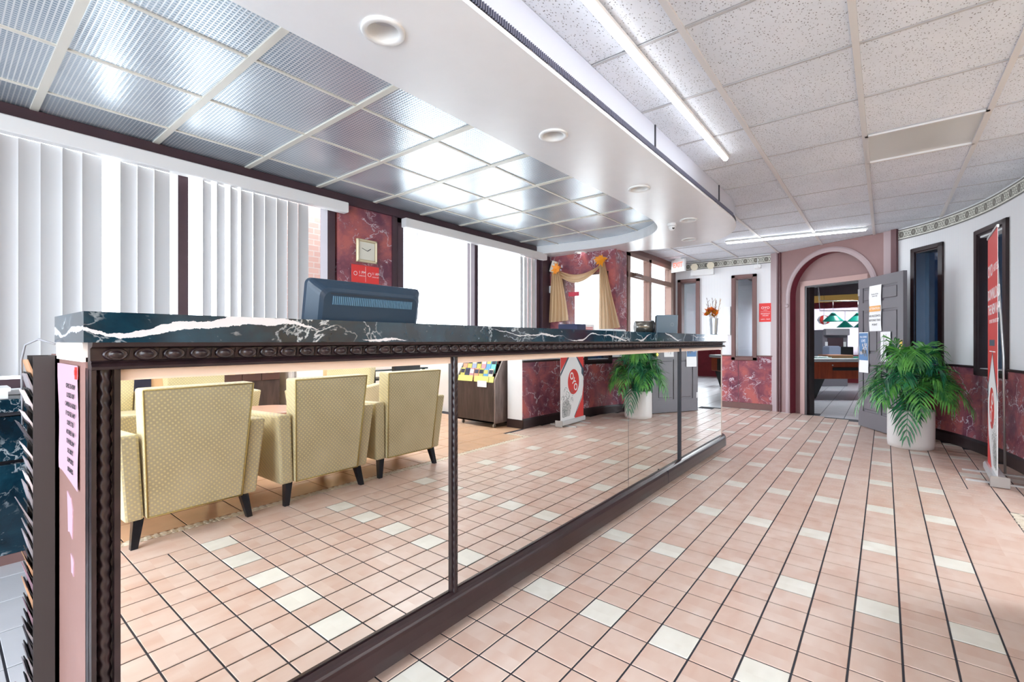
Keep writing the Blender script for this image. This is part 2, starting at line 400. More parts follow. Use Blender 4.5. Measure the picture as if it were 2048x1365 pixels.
# ---- floor
fl = MB().box(-3.2, 16.5, -8.6, 4.0, -.12, -.004).obj('floor', grout); struct(fl)
lobby = [(-3.2, 1.277), (-3.2, -.344), (4.9018, -.344), (4.9018, -1.02)] + RW[1:] + [ws(1.71, .2), ws(.1, .1), (XF, 1.5), (XF, YD), (5.0, YD), (5.0, 1.277)]
def tile_mesh(name, sx, sy, mat, gap=.0068, h=.004):
    return MB().box(-(sx-gap)/2, (sx-gap)/2, -(sy-gap)/2, (sy-gap)/2, -.004, h-.004+.0, bev=.0015).mesh(name, mat)
tp = tile_mesh('tile', T, T, tile_peach); tw = tile_mesh('tile', T, T, tile_cream)
cells = []
for c in range(-18, 12):
    yc = Y0 - (c+.5)*T
    for r in range(-34, 46):
        xc = X0 + (r+.5)*T
        if xc < -.6 or not inside_poly(xc, yc, lobby): continue
        wh = (c % 2 == 0 and r % 5 == 1)
        v = Vector((xc, yc, 0)); d = v.dot(FW); a = 0
        if d > .5 and abs(v.dot(RT)) < d*1.15 and EYE*930/d < 760: a = 1/d**3
        vm = Vector((xc, 2*MIR-yc, 0)); dm = vm.dot(FW)
        if yc < 1.2 and xc > .3 and dm > .5 and abs(vm.dot(RT)) < dm*.86: a = max(a, 1/dm**3)
        cells.append((a, xc, yc, wh))
cells.sort(key=lambda t: -t[0])
for a, xc, yc, wh in cells[:300]: inst('tile', tw if wh else tp, fl, (xc, yc, 0))
rest = MB()
for a, xc, yc, wh in cells[300:]:
    rest.cur = 1 if wh else 0
    rest.box(xc-(T-.0068)/2, xc+(T-.0068)/2, yc-(T-.0068)/2, yc+(T-.0068)/2, -.004, 0, bev=.0015)
# large border tiles between the small field and the mosaic strip (two columns wide)
cols2 = [T*2]
k = 0
xx = X0 + T - 24*T
while xx < 4.9018 - .05:
    sx = min(2*T, 4.9018-xx)
    rest.cur = 0; rest.box(xx+.003, xx+sx-.003, -.638+.003, -.344-.003, -.004, 0, bev=.0015); xx += 2*T
for a, b in ((4.415, 4.655), (4.655, 4.9018)):
    for c, e in ((-.955, -.80), (-.80, -.641)): rest.box(a+.003, b-.003, c+.003, e-.003, -.004, 0, bev=.0015)
rest.box(4.70, 4.90, -.99, -.957, -.004, 0)
# strip of cut tiles along the counter plinth
for r in range(-18, 19):
    rest.box(X0+r*T+.003, X0+(r+1)*T-.003, 1.276+.003, 1.42, -.004, 0, bev=.0015)
tag(rest.obj('tile_field', [tile_peach, tile_cream], fl), kind='stuff')
# mosaic strip: broken stone pieces
mos = MB()
def mosaic_run(p, q):
    p, q = Vector(p), Vector(q); L = (q-p).length; d = (q-p)/L; n = Vector((-d.y, d.x)); t = 0
    while t < L:
        w = random.uniform(.03, .055)
        for off in (-.017, .017):
            c = p + d*(t+w/2+random.uniform(-.006, .006)) + n*off
            pts = [(c.x+math.cos(a)*w*.42*random.uniform(.75, 1.1), c.y+math.sin(a)*.02*random.uniform(.75, 1.1)) for a in [2*PI*i/6 for i in range(6)]]
            mos.prism(pts, -.004, .0005)
        t += w
mos.box(-1.2, 4.405, -.70, -.643, -.005, -.0022); mos.box(4.34, 4.405, -.97, -.64, -.005, -.0021)
mosaic_run((-1.2, -.672), (4.37, -.672)); mosaic_run((4.37, -.672), (4.37, -.95))
tag(mos.obj('mosaic_strip', mosaic_m, fl), kind='stuff')
# lounge tiles
lt = tile_mesh('lounge_tile', .305, .305, tile_orange)
lo = MB()
for i in range(-6, 18):
    for j in range(15):
        x = -.4+i*.305; y = -.86-j*.305
        if x > 4.85 and y > -1.2 or x > 4.3 and y > -1.0 or y < -4.9: continue
        if -2.2 < y and 0 < x < 4.8: inst('lounge_tile', lt, fl, (x, y, 0))
        else: lo.box(x-.149, x+.149, y-.149, y+.149, -.004, 0, bev=.0015)
for x in [i*.305-.5 for i in range(0, 16)]: lo.box(x-.149, x+.149, -.704, -.703, -.004, -.0005)
tag(lo.obj('lounge_tile_field', tile_orange, fl), kind='stuff')
# white tiles behind the counter and in the games room
wt = tile_mesh('white_tile', .305, .305, tile_white)
wf = MB()
for i in range(-6, 19):
    for j in range(0, 8):
        x = -.3+i*.305; y = 1.58+j*.305
        if -.1 < x < .7: inst('white_tile', wt, fl, (x, y, 0))
        elif not (x > 5.35 and y < 2.9): wf.box(x-.149, x+.149, y-.149, y+.149, -.004, 0)
for i in range(0, 27):
    for j in range(-26, 16):
        x = 8.1+i*.305; y = j*.305
        s_ = (Vector((x, y))-A).dot(D); o_ = (Vector((x, y))-A).dot(N)
        if o_ < .26 or y > 2.85: continue
        v = Vector((x, y, 0)); d = v.dot(FW); u = v.dot(RT)/d
        if .55 < u < .83 and x < 13: inst('white_tile', wt, fl, (x, y, 0))
        else: wf.box(x-.149, x+.149, y-.149, y+.149, -.004, 0)
tag(wf.obj('white_tile_field', tile_white, fl), kind='stuff')

# ---- ceiling
ce = MB().box(-3.2, 8.66, -5.1, 4.0, CZ+.03, CZ+.12).obj('ceiling', white_paint); struct(ce)
cax, cay, cx0, cy0 = .623, .603, 2.106, .709
ct = MB().box(-cax/2+.012, cax/2-.012, -cay/2+.012, cay/2-.012, -.0, .018, bev=.003).mesh('ceiling_tile', tile_ceil)
soff_out = [(-3.2, 1.15), (4.7, 1.15), (4.95, 1.155), (5.25, 1.20), (5.55, 1.33), (5.8, 1.53), (5.93, 1.80), (5.93, 2.08), (5.86, 2.39), (5.78, 2.7), (5.71, 3.04), (5.62, 3.37), (5.55, 3.72)]
soff_in = [(-3.2, 1.785), (2.6, 1.785), (3.2, 1.76), (4.0, 1.745), (4.5, 1.78), (4.85, 1.88), (5.12, 2.12), (5.27, 2.45), (5.31, 2.75), (5.29, 3.1), (5.22, 3.5), (5.18, 3.78)]
soffpoly = soff_out + [(5.5, 4), (-3.2, 4)]
panel_rc = (4, 1)
bars = MB()
for r in range(-2, 11):
    for c in range(-4, 5):
        x = cx0 + (r+.5)*cax; y = cy0 - (c+.5)*cay
        if inside_poly(x, y+.2, soffpoly) and inside_poly(x+.25, y-.1, soffpoly): continue
        if y < -1.4 and x > 5: continue
        if x > 8.8 or (x > 8.0 and y < .4): continue
        if (r, c) == (3, 1): continue
        inst('ceiling_tile', ct, ce, (x, y, CZ+random.uniform(0, .003)))
for c in range(-4, 6):
    y = cy0 - c*cay
    MB().box(.2, 8.7, y-.014, y+.014, CZ-.008, CZ+.004).obj('grid_runner', tbar_m, ce)
cb = MB().box(-.008, .008, -3.0, 3.0, -.001, .005).mesh('grid_crossbar', plain('shade toned crossbar enamel', srgb(186, 186, 190), .5))  # shadow lines between the tiles are put into the darker crossbar colour
for r in range(-3, 12):
    x = cx0 + r*cax
    inst('grid_crossbar', cb, ce, (x, 0.0, CZ), (0, 0, 0))
# flat light diffuser panel dropped in the grid
lp = thing('ceiling_light_panel', 'unlit flat beige diffuser panel set in the white tiled ceiling', 'ceiling light', (cx0+3.5*cax, cy0-1.5*cay, CZ))
MB().box(-.30, .30, -.29, .29, .002, .014).obj('diffuser', plain('beige diffuser', srgb(206, 208, 208), .3), lp)
fr = MB()
for a in ((-.31, -.29, -.30, .30), (.29, .31, -.30, .30), (-.31, .31, -.30, -.283), (-.31, .31, .283, .30)): fr.box(*a, -.012, .012)
fr.obj('frame', tbar_m, lp)
for i, (p, q, lab) in enumerate([((1.15, .935), (3.76, .935), 'long bright bare LED tube running along the ceiling beside the soffit'),
                     ((6.95, 1.74), (7.19, .16), 'distant LED tube crossing the ceiling in front of the arched doorway')]):
    p, q = Vector(p), Vector(q); m_ = (p+q)/2; L = (q-p).length; an = math.atan2(q.y-p.y, q.x-p.x)
    t = thing('led_tube', lab, 'ceiling light', (m_.x, m_.y, CZ-.01), an)
    MB().box(-L/2, L/2, -.022, .022, -.014, .008, bev=.003).obj('housing', white_met, t)
    pr = [(.019*math.cos(a)*1.0, .019*math.sin(a)) for a in [PI+PI*i/8 for i in range(9)]]
    MB().add([(x, y, z-.014) for x in (-L/2+.02, L/2-.02) for y, z in pr], [(i, i+1, 10+i, 9+i) for i in range(8)] + [tuple(range(9)), tuple(reversed(range(9, 18)))]).obj('tube', emit('led tube %d' % i, (.93, .96, 1, 1), 6 if i == 0 else 14), t)

# ---- soffit over the counter
ring = soff_out + list(reversed(soff_in))
so = MB()
n = len(soff_in)
def resample(path, m):
    P = [Vector(p) for p in path]; L = [0]
    for a, b in zip(P, P[1:]): L.append(L[-1]+(b-a).length)
    out = []
    for i in range(m):
        t = L[-1]*i/(m-1); k = 0
        while k < len(L)-2 and L[k+1] < t: k += 1
        s_ = (t-L[k])/max(1e-9, L[k+1]-L[k]); out.append(tuple(P[k].lerp(P[k+1], s_)))
    return out
def smooth_path(path, it=2):
    for _ in range(it):
        q = [path[0]]
        for a, b in zip(path, path[1:]):
            q += [(a[0]*.75+b[0]*.25, a[1]*.75+b[1]*.25), (a[0]*.25+b[0]*.75, a[1]*.25+b[1]*.75)]
        path = q + [path[-1]]
    return path
so_o = smooth_path(soff_out); so_i = smooth_path(soff_in)
# underside as strips between x-matched samples of outer and inner edge
o1 = [p for p in so_o if p[0] <= 4.5 and p[1] < 1.4]; i1 = [p for p in so_i if p[0] <= 4.5 and p[1] < 1.95]
def tail(path, first): return path[len(first)-1:]
m = 40; To = resample(tail(so_o, o1), m); Ti = resample(tail(so_i, i1), m); Ho = resample(o1, 12); Hi = resample(i1, 12)
PO = Ho + To[1:]; PI_ = Hi + Ti[1:]; K = len(PO); vs = []; fs = []
ZB = 2.31
for k in range(K): vs += [(PO[k][0], PO[k][1], ZB), (PI_[k][0], PI_[k][1], ZB), (PI_[k][0], PI_[k][1], 2.43), (PO[k][0], PO[k][1], ZB+.025)]
for k in range(K-1):
    a, b = 4*k, 4*k+4; fs += [(a+1, b+1, b+2, a+2), (a+3, b+3, b, a)]
so.add(vs, fs)
from mathutils.geometry import delaunay_2d_cdt
DLS = [(1.083, 1.50), (2.244, 1.492), (3.446, 1.493), (4.645, 1.50), (5.54, 1.785), (5.45, 3.18)]
v2 = [Vector(p) for p in PO] + [Vector(p) for p in reversed(PI_)]; e2_ = [(i, (i+1) % len(v2)) for i in range(len(v2))]
for cx_, cy_ in DLS:
    n0 = len(v2); v2 += [Vector((cx_+.0585*math.cos(2*PI*i/28), cy_+.0585*math.sin(2*PI*i/28))) for i in range(28)]; e2_ += [(n0+i, n0+(i+1) % 28) for i in range(28)]
ov, oe, of_, *_r = delaunay_2d_cdt(v2, e2_, [], 1, 1e-5)
tri = []
for f_ in of_:
    c_ = sum((ov[i] for i in f_), Vector((0, 0)))/len(f_)
    if all((c_-Vector(d)).length > .0575 for d in DLS): tri.append(tuple(f_))
so.add([(v[0], v[1], ZB) for v in ov], tri)
sof = so.obj('soffit', cream_paint); struct(sof); sof.name = 'trim_1'
MB().sweep(PO, [(-.0, ZB+.02), (-.0, ZB+.055), (.03, ZB+.055), (.03, ZB+.02)]).obj('vent_slot', near_black, sof)
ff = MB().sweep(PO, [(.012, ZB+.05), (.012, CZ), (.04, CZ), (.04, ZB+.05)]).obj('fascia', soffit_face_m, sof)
sl = MB()
for k in range(290):
    x = .95+k*.0135; sl.box(x, x+.004, 1.142, 1.152, ZB+.022, ZB+.052)
tag(sl.obj('vent_fin', plain('grey vent fin', srgb(104, 104, 122), .5), sof), kind='stuff')
for x in (2.93, 4.42): MB().box(x-.006, x+.006, 1.155, 1.165, ZB+.05, CZ).obj('fascia_joint', near_black, sof)

# ---- egg crate louver panels over the desk area
LX, LY, LZ = .559, .568, 2.42
lv = MB().box(-3.2, 6.0, 1.6, 3.95, LZ+.03, LZ+.05).obj('louver_tray', near_black, ce)
lm_ = MB().box(-LX/2+.006, LX/2-.006, -LY/2+.006, LY/2-.006, 0, .02).mesh('louver_panel', louver_m)
for i in range(-2, 10):
    for j in range(0, 4):
        x = .359+(i+.5)*LX; y = 2.27-.568+(j+.5)*LY
        if j == 3: continue
        inst('louver_panel', lm_, ce, (x, y, LZ))
for i in range(-2, 10):
    x = .359+(i+.5)*LX; MB().box(x-LX/2+.006, x+LX/2-.006, 3.406+.006, WY+.0, LZ, LZ+.02).obj('louver_panel', louver_m, ce)
for i in range(-2, 11):
    x = .359+i*LX; MB().box(x-.017, x+.017, 1.7, WY, LZ-.008, LZ+.004).obj('louver_runner', lbar_m, ce)
for j in range(4):
    y = 1.702+j*LY; MB().box(-.8, 5.9, y-.009, y+.009, LZ-.006, LZ+.005).obj('louver_crossbar', lbar_m, ce)

# ---- downlights
def downlight(x, y, lit, lab):
    t = thing('downlight', lab, 'ceiling light', (x, y, ZB), 0, None)
    MB().lathe([(.082, 0), (.084, -.006), (.078, -.01), (.062, -.009), (.058, 0), (.0565, .03), (.055, .055)], 28, cap=False).obj('trim_ring', white_met, t)
    MB().lathe([(.055, .054), (.055, .055)], 28).obj('lens', emit('downlight lens lit', (1, .97, .93, 1), 2.5) if lit else plain('frosted lens', srgb(210, 210, 216), .3), t)
for p, l, lab in [((1.083, 1.50), 0, 'largest and nearest round recessed downlight in the cream soffit'), ((2.244, 1.492), 0, 'second nearest round recessed downlight in the soffit'),
               ((3.446, 1.493), 0, 'third round recessed downlight along the soffit'), ((4.645, 1.50), 0, 'fourth downlight near the rounded soffit corner'),
               ((5.54, 1.785), 0, 'farthest downlight at the curved tip of the soffit'), ((5.45, 3.18), 1, 'lit downlight above the fabric swag window')]:
    downlight(p[0], p[1], l, lab)
cc = thing('security_camera', 'small white dome security camera under the soffit tip', 'security camera', (4.69, 1.68, ZB))
MB().lathe([(.045, 0), (.045, -.02), (.04, -.028)], 20).obj('mount', white_pl, cc)
MB().lathe([(.034, -.028), (.034, -.045), (.026, -.062), (.012, -.072)], 20).obj('camera_ball', white_pl, cc)
MB().lathe([(.012, -.004), (.012, .004)], 12, M=Matrix.Translation((-.02, -.02, -.05)) @ Matrix.Rotation(PI/2, 4, Vector((1, -1, 0)).normalized())).obj('lens', black, cc)

# ---- window wall (left)
def wall_box(name, mat, *b):
    o = MB().box(*b).obj(name, mat); return struct(o)
wl = MB()
Y1 = WY+.15
for b in [(-3.2, -.35, WY, Y1, 0, 2.5), (-.35, 2.20, WY, Y1, 0, .86), (-.35, 2.20, WY, Y1, 2.36, 2.5), (2.20, 2.84, WY, Y1, 0, 2.5), (2.84, 5.2, WY, Y1, 0, .86), (2.84, 5.2, WY, Y1, 2.36, 2.5), (5.2, 5.5, WY, Y1, 0, 2.5)]: wl.box(*b)
wall_left = struct(wl.obj('wall_left', brown_trim))
# dark header band under the louver
MB().box(-.6, 5.35, WY-.06, WY+.001, 2.335, 2.415).obj('header', dark_trim, wall_left)
mp = MB()
for i in range(2):
    MB().box(2.225, 2.80, WY-.035, WY, .86+i*.78, .86+i*.78+.775, bev=.002).obj('marble_panel', marble_red, wall_left)
MB().box(2.80, 2.83, WY-.055, WY, .3, 2.42, bev=.008).obj('trim_strip', dark_trim, wall_left)
MB().box(2.83, 2.86, WY-.045, WY, .3, 2.42, bev=.008).obj('trim_strip', dark_trim, wall_left)
MB().box(5.30, 5.48, WY-.08, WY, .3, 2.42).obj('trim_strip', dark_trim, wall_left)
def window(idx, x0, x1, mulls, sill=.86, head=2.34):
    w = thing('window_%d' % idx, None, None); struct(w)
    f = MB()
    f.box(x0, x0+.07, WY-.04, WY+.08, sill, head); f.box(x1-.07, x1, WY-.04, WY+.08, sill, head)
    f.box(x0, x1, WY-.04, WY+.08, head-.05, head); f.box(x0, x1, WY-.04, WY+.08, sill, sill+.05)
    f.obj('window_frame', dark_trim, w)
    for m_ in mulls: MB().box(m_-.03, m_+.03, WY-.04, WY+.08, sill, head).obj('mullion', dark_trim, w)
    xs = [x0]+mulls+[x1]
    for a, b in zip(xs, xs[1:]): MB().box(a+.03, b-.03, WY+.02, WY+.028, sill+.03, head-.03).obj('pane', glass, w)
    MB().box(x0, x1, WY-.13, WY, sill-.03, sill, bev=.004).obj('window_sill', white_paint, w)
    return w
window(1, -.35, 2.20, [.2, 1.075]); window(2, 2.87, 5.28, [4.0])
vane = MB()
n = 5; vv = [((i/(n-1)-.5)*.092, .008*math.cos((i/(n-1)-.5)*PI), z) for z in (0, 1) for i in range(n)]
vane.add(vv, [(i, i+1, n+i+1, n+i) for i in range(n-1)], True)
vane_me = vane.mesh('vane', slat_m)
def blind(x0, x1, lab, spec, zt, zb):
    b = thing('vertical_blind', lab, 'blind', ((x0+x1)/2, 3.66, 0))
    MB().box(x0-(x0+x1)/2, x1-(x0+x1)/2, -.035, .035, 2.232, 2.322, bev=.006).obj('valance', white_pl, b)
    MB().box(x0-(x0+x1)/2+.03, x1-(x0+x1)/2-.03, .036, .06, 2.25, 2.29).obj('head_rail', white_met, b)
    for x, ang in spec: inst('vane', vane_me, b, (x-(x0+x1)/2, .045, zb), (0, 0, ang), (1, 1, zt-zb))
R = random.Random(3)
sp = []
x = -.35
while x < 2.12:
    gap = (.68 < x < .77) or (1.0 < x < 1.09) or (1.12 < x < 1.42 and R.random() < .35) or x > 1.90
    if not gap: sp.append((x, math.radians(R.uniform(4, 16)) if not (1.1 < x < 1.45) else math.radians(38)))
    x += .0865
blind(-.4, 2.26, 'closed white vertical blind over the long near window beside the red marble column', sp, 2.235, .93)
sp = []
x = 2.96
while x < 4.8: 
    sp.append((x, math.atan2(3.70, x)+R.uniform(-.02, .05))); x += .0865*1.5
x = 4.83
while x < 5.14: sp.append((x, math.radians(R.uniform(6, 14)))); x += .0865
blind(2.88, 5.30, 'opened white vertical blind over the brighter far window', sp, 2.235, .93)

# drape wall (pier) facing the counter, and the entrance door wall
pw = MB()
pw.box(5.5, 5.83, 2.70, 2.80, 0, CZ); pw.box(5.5, 5.83, 3.50, Y1, 0, CZ); pw.box(5.5, 5.83, 2.80, 3.50, 0, .95); pw.box(5.5, 5.83, 2.80, 3.50, 2.03, CZ)
wall_pier = struct(pw.obj('wall_pier', marble_red))
MB().box(5.56, 5.57, 2.80, 3.50, .95, 2.03).obj('pane', glass, wall_pier)
for b in [(5.49, 5.53, 2.80, 2.83, .95, 2.03), (5.49, 5.53, 3.47, 3.50, .95, 2.03), (5.49, 5.53, 2.80, 3.5, 2.0, 2.03)]: MB().box(*b).obj('window_frame', brown_trim, wall_pier)
wd = MB()
wd.box(5.83, 8.6, YD, YD+.12, 2.43, CZ+.02); wd.box(5.83, 6.35, YD, YD+.12, 0, 2.43); wd.box(8.2, 8.6, YD, YD+.12, 0, 2.43)
wall_door = struct(wd.obj('wall_entrance', brown_trim))
dr = thing('door_1', None, None); struct(dr)
fx = [6.37, 6.45, 7.14, 7.24, 8.10, 8.2]
f = MB()
for a, b in ((6.35, 6.44), (7.14, 7.23), (8.11, 8.22)): f.box(a, b, YD-.03, YD+.07, 0, 2.42)
f.box(6.35, 8.22, YD-.03, YD+.07, 2.37, 2.43); f.box(6.35, 8.22, YD-.035, YD+.07, 2.06, 2.14); f.box(6.35, 8.22, YD-.03, YD+.07, 0, .1)
f.obj('door_frame', alu_brown, dr)
for a, b in ((6.44, 7.14), (7.23, 8.11)):
    MB().box(a, b, YD+.02, YD+.027, .1, 2.06).obj('pane', glass, dr); 
MB().box(6.44, 8.11, YD+.02, YD+.027, 2.14, 2.37).obj('pane', glass, dr)
for a, b in ((6.5, 7.08), (7.3, 8.0)):
    MB().tube([(a, YD-.05, 1.03), (b, YD-.05, 1.03)], .014).obj('push_bar', steel, dr)
MB().box(6.5, 6.75, YD-.09, YD-.03, 2.08, 2.13, bev=.006).obj('door_closer', plain('bronze closer', srgb(120, 96, 86), .4), dr)

# far wall with border, two windows, red wainscot
def cells_wall(p, q, z0, z1, holes, thick, mat, name):
    """wall from 2-D p to q (room on the left of travel); holes = [(s0,s1,z0,z1)]"""
    p, q = Vector(p), Vector(q); d = (q-p).normalized(); L = (q-p).length; nrm = Vector((d.y, -d.x))
    xs = sorted({0, L} | {h[0] for h in holes} | {h[1] for h in holes}); zs = sorted({z0, z1} | {h[2] for h in holes} | {h[3] for h in holes})
    m = MB()
    for a, b in zip(xs, xs[1:]):
        for c, e in zip(zs, zs[1:]):
            if any(h[0] <= a+1e-6 and b <= h[1]+1e-6 and h[2] <= c+1e-6 and e <= h[3]+1e-6 for h in holes): continue
            P = [p+d*a, p+d*b, p+d*b+nrm*thick, p+d*a+nrm*thick]
            m.prism([(v.x, v.y) for v in P], c, e)
    return m.obj(name, mat)
wf_ = struct(cells_wall((XF, 1.3), (XF, YD), 0, CZ, [(1.665-1.3, 1.965-1.3, .86, 2.16), (2.56-1.3, 2.865-1.3, .86, 2.16)], .13, wallpaper, 'wall_far'))
def win_small(idx, c, dirv, nin, w, z0, z1, off=0):
    """interior window: casing width w (outer) centred at 2-D c on a wall along dirv; nin points into the lobby"""
    M = Matrix(((dirv.x, nin.x, 0, c[0]), (dirv.y, nin.y, 0, c[1]), (0, 0, 1, 0), (0, 0, 0, 1)))
    t = thing('window_%d' % idx, None, None); struct(t)
    m = MB(); fw = .055
    for a, b in ((-w/2, -w/2+fw), (w/2-fw, w/2)): m.box(a, b, -.02, .035, z0, z1, M, .008)
    m.box(-w/2, w/2, -.02, .035, z1-fw, z1, M, .008); m.box(-w/2, w/2, -.02, .035, z0, z0+fw, M, .008)
    for a, b in ((-w/2+fw-.005, -w/2+fw+.012), (w/2-fw-.012, w/2-fw+.005)): m.box(a, b, -.13, .02, z0+fw, z1-fw, M)
    m.box(-w/2+fw, w/2-fw, -.13, .02, z1-fw-.012, z1-fw+.004, M); m.box(-w/2+fw, w/2-fw, -.13, .02, z0+fw-.004, z0+fw+.012, M)
    m.obj('window_frame', brown_trim if idx < 5 else dark_wood, t)
    MB().box(-w/2+fw, w/2-fw, -.09, -.084, z0+fw, z1-fw, M).obj('pane', dark_glass if idx >= 5 else glass, t)
    return t
for i, yc in ((3, 1.815), (4, 2.715)): win_small(i, (XF, yc), Vector((0, 1)), Vector((-1, 0)), .38, .80, 2.22)
def border(path, z0, z1, parent, name='wallpaper_border'):
    vs = []; uv = []; fs = []; L = 0
    for k, p in enumerate(path):
        if k: L += (Vector(p)-Vector(path[k-1])).length
        vs += [(p[0], p[1], z0), (p[0], p[1], z1)]; uv += [(L, 0), (L, 1)]
        if k: fs.append((2*k-2, 2*k, 2*k+1, 2*k-1))
    me = bpy.data.meshes.new(name); me.from_pydata(vs, [], fs); me.materials.append(border_m)
    l = me.uv_layers.new(name='UVMap')
    for lp_ in me.loops: l.data[lp_.index].uv = uv[lp_.vertex_index]
    return link(bpy.data.objects.new(name, me), parent)
border([(XF-.004, 1.41), (XF-.004, YD)], 2.375, 2.505, wf_)
def shift(path, o):
    P = [Vector(p) for p in path]; out = []
    for k in range(len(P)):
        a = (P[min(k+1, len(P)-1)]-P[max(k-1, 0)]).normalized(); nn = Vector((-a.y, a.x)); q = P[k]+nn*o; out.append((q.x, q.y))
    return out
y = 1.40
for a, b in ((1.40, 1.90), (1.905, 2.40), (2.405, 2.93)):
    MB().box(XF-.012, XF, a, b, .10, .80, bev=.002).obj('marble_panel', marble_red, wf_)
for a, b in ((1.40, 1.625), (2.005, 2.525), (2.905, 2.93)):
    MB().box(XF-.012, XF, a, b, .8005, .865, bev=.001).obj('marble_panel', marble_red, wf_); MB().box(XF-.022, XF, a, b, .865, .885, bev=.003).obj('chair_rail', brown_trim, wf_)
struct(MB().box(XF-.02, XF, 1.40, YD, 0, .10, bev=.004).obj('baseboard_far', brown_trim))

# curved right wall
RWs = RW[::-1]
wr = MB()
def curve_wall(path, holes, z0, z1, thick, mat, name):
    P = [Vector(p) for p in path]; L = [0]
    for a, b in zip(P, P[1:]): L.append(L[-1]+(b-a).length)
    def at(s_):
        k = 0
        while k < len(L)-2 and L[k+1] < s_: k += 1
        return P[k].lerp(P[k+1], (s_-L[k])/(L[k+1]-L[k]))
    xs = sorted(set([round(i*L[-1]/36, 4) for i in range(37)] + [h[0] for h in holes] + [h[1] for h in holes])); zs = sorted({z0, z1} | {h[2] for h in holes} | {h[3] for h in holes})
    m = MB()
    for a, b in zip(xs, xs[1:]):
        if b-a < 1e-4: continue
        p, q = at(a), at(b); d = (q-p).normalized(); nn = Vector((d.y, -d.x))*thick
        for c, e in zip(zs, zs[1:]):
            if any(h[0] <= a+1e-6 and b <= h[1]+1e-6 and h[2] <= c+1e-6 and e <= h[3]+1e-6 for h in holes): continue
            m.prism([tuple(p), tuple(q), tuple(q+nn), tuple(p+nn)], c, e)
    return m.obj(name, mat), at, L[-1]
fine = smooth_path(RW, 2)
def arclen_of(path, pt):
    P = [Vector(p) for p in path]; best = (9, 0); Ls = 0
    for a, b in zip(P, P[1:]):
        t = max(0, min(1, (Vector(pt)-a).dot(b-a)/(b-a).length_squared)); dd = (a.lerp(b, t)-Vector(pt)).length
        if dd < best[0]: best = (dd, Ls+t*(b-a).length)
        Ls += (b-a).length
    return best[1]
sA = (arclen_of(fine, (7.43, -.26))+arclen_of(fine, (7.08, -.52)))/2; sB = (arclen_of(fine, (6.04, -.88))+arclen_of(fine, (6.63, -.72)))/2
wA, wB = .44, .60
wr_o, at, RL = curve_wall(fine, [(sA-wA/2+.05, sA+wA/2-.05, .85, 2.17), (sB-wB/2+.05, sB+wB/2-.05, .85, 2.15)], 0, CZ, .0-.12*-1, wallpaper, 'wall_right')
struct(wr_o)
# path runs from near (x=4.7) to far, so the room is on its left: thickness goes to the right
def seg(a, b, n=8): return [tuple(at(a+(b-a)*i/n)) for i in range(n+1)]
def dirat(s_): v = (at(s_+.02)-at(s_-.02)).normalized(); return v
for i, s_, w in ((5, sA, wA), (6, sB, wB)):
    d = dirat(s_); win_small(i, tuple(at(s_)), d, Vector((-d.y, d.x)), w, .775, 2.235)
border(shift(seg(0, RL, 40), .004), 2.375, 2.505, wr_o)
ivs = []
s_ = 0
while s_ < RL-.02:
    e = min(s_+.305, RL); P = shift(seg(s_+.0015, e-.0015, 3), .006)
    MB().sweep(P, [(-.008, .10), (.004, .10), (.004, .775), (-.008, .775)]).obj('marble_panel', marble_red, wr_o); s_ += .305
cuts = [(0, sB-wB/2), (sB+wB/2, sA-wA/2), (sA+wA/2, RL)]
for a, b in cuts:
    P = shift(seg(a, b, 8), .006); MB().sweep(P, [(-.008, .776), (.004, .776), (.004, .845), (-.008, .845)]).obj('marble_panel', marble_red, wr_o)
    MB().sweep(P, [(-.01, .845), (.014, .845), (.018, .856), (.012, .868), (-.01, .868)]).obj('chair_rail', dark_wood, wr_o)
bb = MB().sweep(shift(seg(0, RL, 30), .004), [(-.006, 0), (.018, 0), (.018, .10), (.01, .125), (-.006, .125)]).obj('baseboard_right', dark_wood); struct(bb)

# arch wall
def arch_wall():
    m = MB(); c, r, z0 = .87, .59, 1.80
    def P(s_, o=0): return ws(s_, o)
    def slab(s0, s1, z0_, z1_, o0=0, o1=.2): m.prism([P(s0, o0), P(s0, o1), P(s1, o1), P(s1, o0)], z0_, z1_)
    slab(-.1, c-r, 0, CZ, 0, .2); slab(c+r, 1.72, 0, CZ, 0, .2)
    nseg = 24
    for i in range(nseg):
        a0, a1 = PI-PI*i/nseg, PI-PI*(i+1)/nseg
        s0, s1 = c+r*math.cos(a0), c+r*math.cos(a1); h0, h1 = z0+r*math.sin(a0), z0+r*math.sin(a1)
        b = [(*P(s0, 0), h0), (*P(s0, .12), h0), (*P(s1, .12), h1), (*P(s1, 0), h1)]
        m.hexa(b, [(x, y, CZ) for x, y, z in b])
    return m.obj('wall_arch', mauve)
wa = struct(arch_wall())
rec = MB()
def rslab(s0, s1, a, b, o0=.12, o1=.2): rec.prism([ws(s0, o0), ws(s0, o1), ws(s1, o1), ws(s1, o0)], a, b)
rslab(.28, .45, 0, 2.4); rslab(1.33, 1.46, 0, 2.4); rslab(.45, 1.33, 2.0, 2.42)
rec.obj('recess_panel', mauve, wa)
rv = MB()
for i in range(24):
    a0, a1 = PI-PI*i/24, PI-PI*(i+1)/24; r = .589
    s0, s1 = .87+r*math.cos(a0), .87+r*math.cos(a1); h0, h1 = 1.8+r*math.sin(a0), 1.8+r*math.sin(a1)
    rv.add([(*ws(s0, .002), h0), (*ws(s0, .12), h0), (*ws(s1, .12), h1), (*ws(s1, .002), h1)], [(0, 1, 2, 3)])
for s_ in (.281, 1.459): rv.add([(*ws(s_, .002), 0), (*ws(s_, .12), 0), (*ws(s_, .12), 1.8), (*ws(s_, .002), 1.8)], [(0, 1, 2, 3)])
rv.obj('reveal', dark_red, wa)
